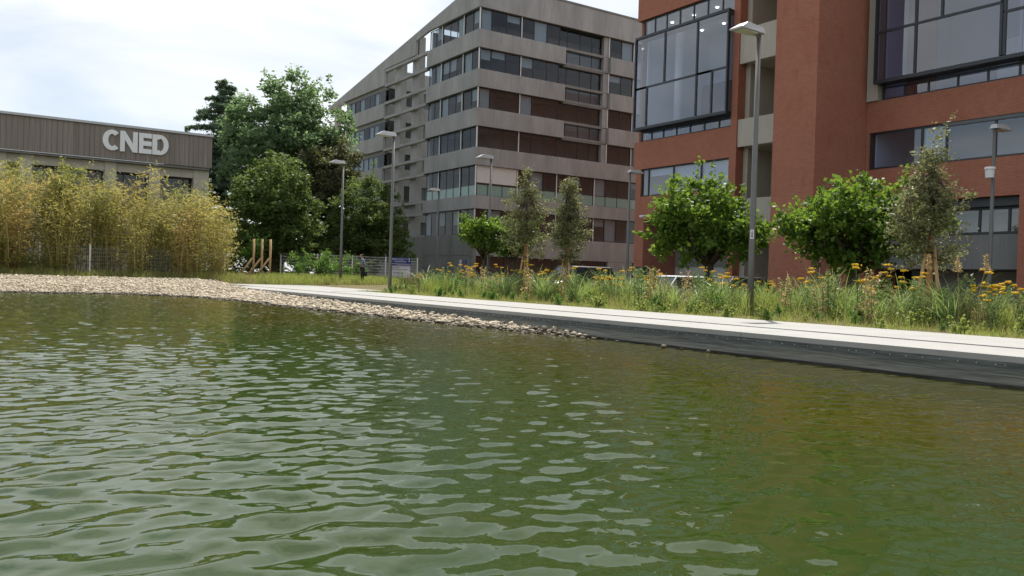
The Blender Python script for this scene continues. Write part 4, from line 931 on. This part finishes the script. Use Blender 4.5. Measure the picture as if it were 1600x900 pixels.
sp_ = [tuft_proto('upright_grass_tuft', 76, 70, .4, .85, 'grass', .008, .25, .10, 'grass'), tuft_proto('upright_grass_tuft', 77, 60, .35, .75, 'grass', .008, .3, .12, 'grass')]
scatter(sp_, spots(45, 16.5, 20, 6.5, 34.5), 'upright bushy grass tuft growing in the flower bed', 'grass tuft', 'upright grass tufts of the flower bed', 78)
# leafy spikes (mullein-like and goosefoot stalks)
def stalk_proto(seed, h, mat):
    r_ = np.random.default_rng(seed); t = empty({'grass_dry': 'dead_stalk', 'plume': 'dead_stalk'}.get(mat, 'leafy_stalk' if h > .6 else 'low_weed'), (0, 0, 0)); mb = MB(); pts = []
    for k in range(4):
        bx, by = r_.normal(0, .06, 2); lx, ly_ = r_.normal(0, .10, 2); hh = h * r_.uniform(.7, 1.05)
        mb.path([(bx, by, 0), (bx + lx * .4, by + ly_ * .4, hh * .5), (bx + lx, by + ly_, hh)], [.008, .006, .003], 5)
        s_ = r_.random(80) ** .9; pts.append(np.stack([bx + lx * s_, by + ly_ * s_, hh * s_], -1) + r_.normal(0, 1, (80, 3)) * np.array([.075, .075, .03]) * (1.15 - s_)[:, None])
    P_ = np.vstack(pts); V, Fc = leaf_quads(P_, .075 * r_.uniform(.5, 1.4, len(P_)), r_, .38, -.1, .5)
    mb.build('stems', MAT['yarrow_leaf'], t); link_mesh('leaves', np_mesh('leaves', V, Fc), MAT[mat], t); return t
scatter([stalk_proto(85, .9, 'grass_dry'), stalk_proto(86, 1.2, 'plume')], spots(32, 16.6, 20.5, 6.0, 34.8), 'dead brown stalk standing among the bed grasses', 'plant', 'dead stalks of the flower bed', 87, .5, 1.15)
scatter([stalk_proto(88, .45, 'sumac'), stalk_proto(89, .38, 'grass')], spots(110, 15.05, 17.4, 5.5, 34.8), 'low leafy weed at the deck side of the flower bed', 'plant', 'low weeds of the flower bed', 90, .5, 1.1)
scatter([stalk_proto(81, 1.0, 'yarrow_leaf'), stalk_proto(82, .8, 'sumac'), stalk_proto(83, 1.25, 'yarrow_leaf')], spots(125, 16.6, 20.8, 6.0, 34.8), 'leafy grey green stalk growing among the bed grasses', 'plant', 'leafy stalks of the flower bed', 84, .5, 1.25)
# yarrow with flat yellow heads
def yarrow_proto(seed, nst, h):
    r_ = np.random.default_rng(seed); t = empty('yarrow_plant', (0, 0, 0)); mb = MB(); pts = []; heads = []
    for k in range(nst):
        bx, by = r_.normal(0, .05, 2); a = r_.random() * 6.283; L_ = r_.uniform(.05, .34); hh = h * r_.uniform(.68, 1.08)
        tx, ty = bx + L_ * math.cos(a), by + L_ * math.sin(a); mb.path([(bx, by, 0), (bx * .6 + tx * .4, by * .6 + ty * .4, hh * .6), (tx, ty, hh)], [.006, .005, .0035], 5)
        s_ = r_.random(34) * .8; pts.append(np.stack([bx + (tx - bx) * s_, by + (ty - by) * s_, hh * s_], -1) + r_.normal(0, .045, (34, 3))); heads.append((tx, ty, hh))
    P_ = np.vstack(pts); V, Fc = leaf_quads(P_, .10 * r_.uniform(.5, 1.3, len(P_)), r_, .22, -.15, .4)
    mb.build('stems', MAT['yarrow_leaf'], t); link_mesh('leaves', np_mesh('leaves', V, Fc), MAT['yarrow_leaf'], t)
    for (x, y, z) in heads:
        m_ = 26; rr = .058 * r_.uniform(.7, 1.3); pp = np.stack([r_.normal(0, .5, m_) * rr, r_.normal(0, .5, m_) * rr, r_.uniform(0, .03, m_)], -1)
        V, Fc = blobs(pp + np.array([x, y, z]), np.full(m_, .019), .8, r_); link_mesh('flower_head', np_mesh('flower_head', V, Fc, True), MAT['flower'], t)
    return t
yp = [yarrow_proto(91, 5, 1.15), yarrow_proto(92, 7, 1.02), yarrow_proto(93, 4, 1.25), yarrow_proto(94, 6, .92)]
ysp = [(17.0, 8.45), (17.3, 8.8), (17.6, 8.3), (17.0, 7.7), (17.5, 7.8), (17.8, 9.2), (17.3, 10.9), (17.6, 11.2), (17.1, 11.6), (18.2, 13.1), (17.7, 13.4), (18.4, 13.9), (18.9, 15.5), (18.2, 16.6), (18.6, 17.0), (17.9, 19.4), (18.6, 19.9), (17.8, 21.6), (18.4, 22.1), (18.9, 22.5), (18.2, 23.6),
       (17.7, 24.6), (18.5, 25.2), (18.1, 26.3), (18.7, 27.6), (18.3, 28.9), (18.9, 29.7), (18.6, 31.4), (18.0, 32.4), (19.2, 33.2), (18.8, 34.3)] + [(16.8 + 1.9 * ((k * 37) % 10) / 10, 7.0 + .92 * k + .4 * ((k * 13) % 5) / 5) for k in range(30) if k % 2]
scatter(yp, ysp, 'yarrow plant with flat yellow flower heads in the bed', 'yarrow', 'yellow yarrow plants of the flower bed', 95, .85, 1.15)
# tan seed plumes
def plume(loc, h, lean, label, seed):
    r_ = np.random.default_rng(seed); t = empty('plume_grass', loc, label, 'plume grass', 'plume grasses at the right of the bed'); x, y, z = loc
    MB().path([(x, y, z - .05), (x + lean * .3, y - lean * .3, z + h * .6), (x + lean, y - lean, z + h)], [.006, .005, .003], 5).build('stem', MAT['plume'], t)
    n_ = 90; s_ = r_.random(n_); P_ = np.stack([lean * (1 - .06 * s_) + r_.normal(0, .035, n_) * (1.1 - s_), -lean + r_.normal(0, .035, n_) * (1.1 - s_), h - .08 + .30 * s_], -1)
    V, Fc = leaf_quads(P_, .11 * r_.uniform(.5, 1.2, n_), r_, .16, -.9, .3); link_mesh('plume', np_mesh('plume', V, Fc), MAT['plume'], t)
plume((16.9, 9.9, .40), 1.30, .05, 'tan seed plume right beside the staked sapling near the pier', 96); plume((16.8, 8.75, .40), 1.28, .1, 'tan seed plume between the yellow flowers, larger of the right pair', 97); plume((16.9, 9.15, .40), 1.25, -.04, 'thin tan seed plume just left of the larger one', 98)
#OBJ
# ------------------------------------------------------------------ street lamps
def lamp_proto():
    t = empty('street_lamp', (0, 0, 0)); Hh = 7.42
    MB().path([(0, 0, -.1), (0, 0, 1.4), (0, 0, Hh - .12)], [.088, .082, .058], 14).build('pole', MAT['pole'], t, True)
    MB().path([(0, 0, 0), (0, 0, .03)], .17, 12).path([(.12, .12, .0), (.12, .12, .07)], .02, 6).path([(-.12, -.12, .0), (-.12, -.12, .07)], .02, 6).build('base_plate', MAT['galv'], t)
    MB().path([(0, 0, Hh - .2), (-.05, 0, Hh - .08), (-.16, 0, Hh - .02)], [.058, .055, .05], 10).build('arm', MAT['pole'], t, True)
    v = [(.10, -.16, Hh - .10), (.10, .16, Hh - .10), (-.86, .23, Hh - .11), (-.86, -.23, Hh - .11), (.06, -.10, Hh + .07), (.06, .10, Hh + .07), (-.60, .15, Hh + .10), (-.60, -.15, Hh + .10), (-.88, -.23, Hh - .075), (-.88, .23, Hh - .075)]
    h = MB().add(v, [(0, 1, 2, 3)[::-1], (4, 5, 6, 7), (0, 1, 5, 4), (1, 2, 9, 6, 5), (0, 4, 7, 8, 3), (7, 6, 9, 8), (3, 8, 9, 2)]).build('head', MAT['lamp_head'], t, bevel=.012)
    MB().box(-.74, -.15, Hh - .135, -.22, .15, Hh - .108).build('lens', MAT['lens'], h)
    return t
lp = lamp_proto()
LAMPS = [(17.35, 14.9, .40, 0, 'nearest lamp post at the bed edge before the brick pier, head over the deck'), (17.2, 36.6, .42, 0, 'lamp post at the far end of the flower bed beside the terrace'),
         (19.8, 49.3, .62, 0, 'slim lamp post between the green shrub and the man'), (24.3, 39.2, .35, 0, 'lamp post left of the staked saplings before the concrete corner'),
         (32.0, 36.5, .106, math.pi, 'lamp post between the concrete building and the brick corner'), (31.2, 58.0, .5, 0, 'thin far lamp post before the concrete plinth'),
         (32.9, 16.7, .106, math.pi, 'lamp post at the right carrying a white cylinder halfway up')]
for i, (x, y, z, a, lab) in enumerate(LAMPS):
    o = lp if i == 0 else copy_tree(lp)
    o.location = (x, y, z); o.rotation_euler.z = a; tag(o, lab, 'street lamp', 'street lamps')
    if i == 0: first = o
    if i == 6:
        MB().path([(-.26, 0, 5.52), (-.26, 0, 5.84)], [.16, .17], 14).path([(-.26, 0, 5.84), (-.26, 0, 5.92)], [.20, .19], 14).path([(-.1, 0, 5.8), (.0, 0, 5.8)], .04, 8)
        mb = MB().path([(.24, 0, 5.42), (.24, 0, 5.74)], [.15, .17], 14).path([(.24, 0, 5.745), (.24, 0, 5.83)], [.20, .19], 14).path([(.05, 0, 5.7), (.16, 0, 5.7)], .04, 8)
        c_ = link_mesh('cylinder_unit', bpy.data.meshes.new('cylinder_unit'), None, o); c_.data.from_pydata(mb.v, [], mb.f); c_.data.materials.append(MAT['white_metal']); c_['label'] = 'white cylinder fixed to the pole'
# sticker on the nearest pole
def sticker(parent):
    vs = []; fs = []
    for k in range(5):
        a = math.pi + R(36) + R(-32 + 16 * k); vs += [(.0862 * math.cos(a), .0862 * math.sin(a), 1.98), (.0862 * math.cos(a), .0862 * math.sin(a), 2.22)]
    fs = [(2 * k, 2 * k + 1, 2 * k + 3, 2 * k + 2) for k in range(4)]
    o = link_mesh('sticker', bpy.data.meshes.new('sticker'), None, parent); o.data.from_pydata(vs, [], fs); o.data.materials.append(MAT['sign_white'])
    def patch(a0, a1, z0, z1):
        b0 = len(v2)
        for k in range(3):
            a = math.pi + R(36) + R(a0 + (a1 - a0) * k / 2); v2.extend([(.0875 * math.cos(a), .0875 * math.sin(a), z0), (.0875 * math.cos(a), .0875 * math.sin(a), z1)])
        f2.extend([(b0, b0 + 1, b0 + 3, b0 + 2), (b0 + 2, b0 + 3, b0 + 5, b0 + 4)])
    v2 = []; f2 = []; patch(-6, 6, 2.08, 2.15); patch(-5, 4, 2.16, 2.19); patch(-18, -6, 2.12, 2.14); patch(6, 18, 2.10, 2.12); patch(-14, -2, 2.02, 2.075); patch(4, 14, 2.01, 2.075)
    p = link_mesh('pictogram', bpy.data.meshes.new('pictogram'), None, o); p.data.from_pydata(v2, [], f2); p.data.materials.append(MAT['bag'])
sticker(first)
pl = box('plinth_stone', MAT['deck'], None, 16.75, 15.2, .36, 17.05, 15.55, .46, bevel=.01); tag(pl, 'flat pale concrete block beside the foot of the nearest lamp', 'concrete block')

# ------------------------------------------------------------------ fences
def fence(y, xs, z, h, label, name='wire_fence', wire=.016, wm='white_metal'):
    t = empty(name, (xs[0], y, z), label, 'fence')
    for x in xs: MB().box(x - .035, y - .035, z - .1, x + .035, y + .035, z + h + .05).build('post', MAT['white_metal'], t)
    for xa, xb in zip(xs[:-1], xs[1:]):
        mb = MB(); zz = z + .08
        while zz < z + h: mb.box(xa + .04, y - .009, zz, xb - .04, y + .009, zz + wire); zz += .2
        xx = xa + .08
        while xx < xb: mb.box(xx, y - .003, z + .05, xx + .006, y + .003, z + h); xx += .1
        mb.build('wire_panel', MAT[wm], t)
    return t
fence(56.0, [18.2 + 2.58 * k for k in range(5)], .72, 1.72, 'white welded wire fence behind the man, carrying the blue signboard')
fence(50.95, [-6 + 2.4 * k for k in range(9)], .62, 1.65, 'pale wire fence with white posts showing through the bamboo', wire=.008, wm='galv')
sg = empty('signboard', (27.0, 55.9, .8), 'blue and white signboard fixed on the wire fence', 'sign')
box('sign_panel', MAT['sign_white'], sg, 26.22, 55.90, .95, 27.9, 55.93, 2.46); box('blue_header', MAT['sign_blue'], sg, 26.22, 55.87, 2.02, 27.9, 55.897, 2.46); box('blue_band', MAT['sign_blue'], sg, 26.22, 55.87, 1.86, 27.9, 55.897, 1.97)
mb = MB(); r5 = random.Random(2)
for z, h, xa, xb in ((2.34, .035, 26.4, 27.5), (2.26, .035, 26.4, 27.3), (2.13, .05, 26.6, 27.45), (1.895, .04, 26.75, 27.8)):
    x = xa
    while x < xb: w = r5.uniform(.05, .14); mb.box(x, 55.862, z, x + w, 55.868, z + h); x += w + .035
mb.box(27.72, 55.862, 2.32, 27.82, 55.868, 2.42); mb.box(27.72, 55.862, 2.16, 27.82, 55.868, 2.26)
mb.build('lettering', MAT['sign_white'], sg)
for z, xa, xb in ((1.7, 26.4, 27.0), (1.55, 26.4, 27.6), (1.3, 26.5, 27.3)): box('drawing', MAT['roof_edge'], sg, xa, 55.885, z, xb, 55.897, z + .08)
bo = MB().path([(24.6, 30.4, .1), (24.6, 30.4, .98)], .14, 12).path([(24.6, 30.4, .985), (24.6, 30.4, 1.03)], [.15, .1], 12).build('bollard', MAT['conc_pale'], None); tag(bo, 'pale concrete bollard left of the white parked car', 'bollard')

# ------------------------------------------------------------------ parked cars (noses towards the bed)
def car(x0, y, z, L, W, Hh, paint, label, name='parked_car', van=False):
    t = empty(name, (x0, y, z), label, 'car', 'cars parked nose in behind the bed')
    pm = simple(name + ' paint', paint, .28, .15, .03, 1.0, .6); dk = MAT['bag']
    belt = Hh * (.60 if not van else .56); hood = Hh * .55
    # side profile of the lower body, nose at x0
    prof = [(.03, .30), (.0, .48), (.06, hood * .80), (.28, hood * .92), (1.02 if not van else .82, hood * 1.05), (L * .40, belt), (L * .96, belt + .02), (L, belt * .82), (L, .42), (L - .08, .28)]
    n_ = len(prof); secs = [(-W / 2, .88), (-W / 2 + .0, .96), (-W * .42, 1.0), (W * .42, 1.0), (W / 2, .96), (W / 2, .88)]
    mb = MB(); vs = []
    for k, (yy, f) in enumerate(((-.5, .93), (-.44, 1.0), (0, 1.015), (.44, 1.0), (.5, .93))):
        for (px_, pz_) in prof:
            cx_ = L / 2 + (px_ - L / 2) * (1 if abs(yy) < .2 else (.985 if abs(yy) < .47 else .955)); vs.append((x0 + cx_, y + yy * W, z + (.28 + (pz_ - .28) * f)))
    fs = []
    for k in range(4):
        for i in range(n_): fs.append((k * n_ + i, k * n_ + (i + 1) % n_, (k + 1) * n_ + (i + 1) % n_, (k + 1) * n_ + i))
    fs += [tuple(range(n_)), tuple(range(4 * n_, 5 * n_))[::-1]]
    body = mb.add(vs, fs).build('body', pm, t, True); body.data.polygons.foreach_set('use_smooth', [True] * len(fs)); m_ = body.modifiers.new('edge', 'EDGE_SPLIT'); m_.split_angle = R(38)
    # greenhouse
    a = (1.05 if not van else .85) ; rx0, rx1 = L * (.42 if not van else .36), L * (.86 if not van else .93); xb = L * .985
    gh = [(a, belt - .06), (rx0, Hh - .05), (rx1, Hh - .04), (xb, belt - .02)]
    vs = []
    for s_ in (-1, 1):
        for i, (px_, pz_) in enumerate(gh): vs.append((x0 + px_, y + s_ * W * (.455 if i in (0, 3) else .36), z + pz_))
    MB().add(vs, [(0, 1, 2, 3), (7, 6, 5, 4), (0, 4, 5, 1), (2, 6, 7, 3), (0, 3, 7, 4)]).build('windows', MAT['car_glass'], t)
    MB().add([(x0 + rx0 - .04, y - W * .37, z + Hh - .055), (x0 + rx1 + .04, y - W * .37, z + Hh - .045), (x0 + rx1 + .04, y + W * .37, z + Hh - .045), (x0 + rx0 - .04, y + W * .37, z + Hh - .055),
              (x0 + rx0 + .06, y - W * .30, z + Hh), (x0 + rx1 - .06, y - W * .30, z + Hh), (x0 + rx1 - .06, y + W * .30, z + Hh), (x0 + rx0 + .06, y + W * .30, z + Hh)],
             [(3, 2, 1, 0), (4, 5, 6, 7), (0, 1, 5, 4), (1, 2, 6, 5), (2, 3, 7, 6), (3, 0, 4, 7)]).build('roof', pm, t)
    for s_ in (-1, 1):
        for (p, q) in ((gh[0], gh[1]), (gh[3], gh[2])): MB().path([(x0 + p[0], y + s_ * W * .46, z + p[1]), (x0 + q[0], y + s_ * W * .365, z + q[1])], .04, 6).build('pillar', pm, t)
        mx_ = L * .60; MB().path([(x0 + mx_, y + s_ * W * .46, z + belt), (x0 + mx_, y + s_ * W * .368, z + Hh - .06)], .035, 6).build('pillar', dk, t)
        MB().box(x0 + .02, y + s_ * W * .40 - .14, z + hood * .66, x0 + .20, y + s_ * W * .40 + .10, z + hood * .82).build('headlight', MAT['white_metal'], t, bevel=.03)
        MB().box(x0 + a + .15, y + s_ * (W * .5 + .01), z + belt - .02, x0 + a + .33, y + s_ * (W * .5 + .16), z + belt + .12).build('mirror', pm, t, bevel=.03)
        for wx_ in (.82, L - .82):
            w = MB().path([(x0 + wx_, y + s_ * (W / 2 - .20), z + .32), (x0 + wx_, y + s_ * (W / 2 + .012), z + .32)], .32, 18).build('wheel', MAT['rubber'], t)
            MB().path([(x0 + wx_, y + s_ * (W / 2 + .013), z + .32), (x0 + wx_, y + s_ * (W / 2 + .022), z + .32)], .2, 14).build('rim', MAT['galv'], w)
    MB().box(x0 - .012, y - .26, z + .42, x0 + .03, y + .26, z + .53).build('number_plate', MAT['sign_white'], t); MB().box(x0 - .006, y - W * .3, z + .58, x0 + .10, y + W * .3, z + .66).build('grille', dk, t)
    return t
m_, n_, l_, b_ = new_mat('car window glass'); b_.inputs['Base Color'].default_value = (.02, .026, .03, 1); b_.inputs['Roughness'].default_value = .04; MAT['car_glass'] = m_
car(24.5, 34.6, .11, 4.5, 1.82, 1.80, (.06, .065, .075), 'dark grey people carrier parked behind the paired saplings', van=True)
car(24.6, 27.35, .08, 4.1, 1.74, 1.43, (.72, .73, .73), 'white hatchback parked behind the yellow flowers')
car(24.7, 24.3, .08, 4.3, 1.76, 1.45, (.035, .04, .042), 'dark parked car partly hidden behind the round tree')
car(31.0, 43.6, .11, 4.2, 1.76, 1.5, (.05, .075, .13), 'dark blue car farther back near the brick corner')

# ------------------------------------------------------------------ the man by the fence
def skin_obj(name, mat, parent, pts, edges, radii, sub=2, root=0):
    me = bpy.data.meshes.new(name); me.from_pydata(pts, edges, []); o = link_mesh(name, me, mat, parent)
    s_ = o.modifiers.new('skin', 'SKIN'); s_.use_smooth_shade = True
    if not me.skin_vertices: me.attributes
    for v, r_ in zip(me.skin_vertices[0].data, radii): v.radius = r_ if isinstance(r_, tuple) else (r_, r_)
    me.skin_vertices[0].data[root].use_root = True
    d = o.modifiers.new('sub', 'SUBSURF'); d.levels = sub; d.render_levels = sub; return o
pn = empty('person', (21.1, 48.9, float(ground_z(21.1, 48.9)) + .0), 'man in blue grey shirt and dark trousers looking down at his phone', 'person')
# local frame: facing +x, left side +y
B = {'pelvis': (0, 0, .93), 'waist': (-.01, 0, 1.08), 'chest': (.0, 0, 1.30), 'neck0': (.02, 0, 1.46), 'neck1': (.05, 0, 1.53), 'head0': (.085, 0, 1.60), 'head1': (.10, 0, 1.70), 'crown': (.085, 0, 1.755),
     'shl': (0, .18, 1.42), 'ell': (-.02, .26, 1.13), 'wrl': (.22, .17, 1.16), 'hal': (.30, .14, 1.18), 'shr': (0, -.18, 1.42), 'elr': (-.04, -.25, 1.13), 'wrr': (-.02, -.25, .88), 'har': (0, -.25, .78),
     'hpl': (0, .09, .88), 'knl': (.05, .10, .48), 'anl': (-.02, .10, .09), 'tol': (.13, .12, .035), 'hpr': (0, -.09, .88), 'knr': (.02, -.10, .48), 'anr': (-.08, -.10, .09), 'tor': (.07, -.12, .035)}
RAD = {'pelvis': (.13, .12), 'waist': (.13, .11), 'chest': (.15, .12), 'neck0': .07, 'neck1': .055, 'head0': .075, 'head1': .098, 'crown': .06, 'shl': .065, 'ell': .042, 'wrl': .03, 'hal': .032, 'shr': .065, 'elr': .042, 'wrr': .03, 'har': .034, 'hpl': .085, 'knl': .058, 'anl': .042, 'tol': .04, 'hpr': .085, 'knr': .058, 'anr': .042, 'tor': .04}
EDG = [('pelvis', 'waist'), ('waist', 'chest'), ('chest', 'neck0'), ('neck0', 'neck1'), ('neck1', 'head0'), ('head0', 'head1'), ('head1', 'crown'), ('chest', 'shl'), ('shl', 'ell'), ('ell', 'wrl'), ('wrl', 'hal'), ('chest', 'shr'), ('shr', 'elr'), ('elr', 'wrr'), ('wrr', 'har'), ('pelvis', 'hpl'), ('hpl', 'knl'), ('knl', 'anl'), ('anl', 'tol'), ('pelvis', 'hpr'), ('hpr', 'knr'), ('knr', 'anr'), ('anr', 'tor')]
def sub_skin(name, mat, keys, grow, parent=pn):
    ks = [k for k in B if k in keys]; ix = {k: i for i, k in enumerate(ks)}; g = lambda r_: tuple(x + grow for x in r_) if isinstance(r_, tuple) else r_ + grow
    return skin_obj(name, mat, parent, [B[k] for k in ks], [(ix[a], ix[b]) for a, b in EDG if a in ix and b in ix], [g(RAD[k]) for k in ks], 2, 0)
body = sub_skin('body', MAT['skin'], list(B), 0)
# face: nose, ears; fingers curled round phone and bag handle
fx = []
for (dx, dy, dz, r_) in ((.105, 0, -.01, .018), (.0, .092, 0, .022), (.0, -.092, 0, .022), (.088, .032, .025, .012), (.088, -.032, .025, .012), (.092, 0, -.055, .016)): fx.append((.10 + dx, dy, 1.665 + dz, r_))
V, Fc = blobs(np.array([f[:3] for f in fx]), np.array([f[3] for f in fx]), 1.0); link_mesh('face_features', np_mesh('face_features', V, Fc, True), MAT['skin'], body)
for hand, sgn, pts in (('hal', 1, [(.30, .14, 1.18)]), ('har', -1, [(0, -.25, .78)])):
    hx, hy, hz = B[hand]
    for k in range(4):
        o_ = (k - 1.5) * .017
        if hand == 'hal': p = [(hx, hy + o_, hz), (hx + .045, hy + o_, hz + .035), (hx + .04, hy + o_ - .01, hz + .065 - .004 * k)]
        else: p = [(hx + o_, hy, hz), (hx + o_, hy - .012, hz - .045), (hx + o_, hy + .02, hz - .065 - .003 * k)]
        MB().path(p, [.010, .009, .007], 6).build('finger', MAT['skin'], body, True).data
    th = [(hx - .01, hy + .03 * -sgn, hz), (hx + .02, hy + .045 * -sgn, hz + .02), (hx + .045, hy + .035 * -sgn, hz + .03)]
    MB().path(th, [.011, .010, .008], 6).build('thumb', MAT['skin'], body, True)
for o in [c for c in body.children if c.name.startswith(('finger', 'thumb'))]:          # MB.build shifts by the parent's place: undo for local coordinates
    o.data.transform(Matrix.Translation(off_of(body)))
sub_skin('shirt', MAT['shirt'], ['pelvis', 'waist', 'chest', 'neck0', 'shl', 'ell', 'shr', 'elr'], .018)
sub_skin('trousers', MAT['trousers'], ['pelvis', 'hpl', 'knl', 'anl', 'hpr', 'knr', 'anr'], .016)
V, Fc = blobs(np.array([(.07, 0, 1.735)]), np.array([.10]), .8); hv = []
hr = skin_obj('hair', MAT['hair'], pn, [(.04, 0, 1.62), (.06, 0, 1.71), (.09, 0, 1.765)], [(0, 1), (1, 2)], [.085, .108, .075], 2)
for k_ in ('l', 'r'):
    a, tt = B['an' + k_], B['to' + k_]; skin_obj('shoe', MAT['bag'], pn, [(a[0] - .03, a[1], .05), (a[0] + .06, a[1], .05), (tt[0], tt[1], .04)], [(0, 1), (1, 2)], [.052, .052, .045], 1)
pn.rotation_euler.z = math.atan2(.55, -.834)
fw = Vector((-.834, .55, 0)); lf2 = Vector((-.55, -.834, 0)); base = Vector(pn.location)
ph = MB().box(-.04, -.006, -.07, .04, .006, .07).build('phone', MAT['bag'], None); ph.location = base + fw * .345 + lf2 * .14 + Vector((0, 0, 1.235)); ph.rotation_euler = (R(50), 0, pn.rotation_euler.z + R(90)); tag(ph, "small dark phone held up in the man's hand", 'phone')
bg = empty('shoulder_bag', base + fw * -.05 - lf2 * .29 + Vector((0, 0, .40)), "black bag hanging from the man's right hand", 'bag')
bo_ = MB().box(-.20, -.07, .0, .20, .07, .30); b2 = link_mesh('bag_body', bpy.data.meshes.new('bag_body'), None, bg); b2.data.from_pydata(bo_.v, [], bo_.f); b2.data.materials.append(MAT['bag']); md = b2.modifiers.new('b', 'BEVEL'); md.width = .04; md.segments = 3
hn = MB().path([(-.10, 0, .29), (-.07, 0, .37), (.07, 0, .37), (.10, 0, .29)], .011, 6); h2 = link_mesh('handle', bpy.data.meshes.new('handle'), None, bg); h2.data.from_pydata(hn.v, [], hn.f); h2.data.materials.append(MAT['bag']); bg.rotation_euler.z = pn.rotation_euler.z
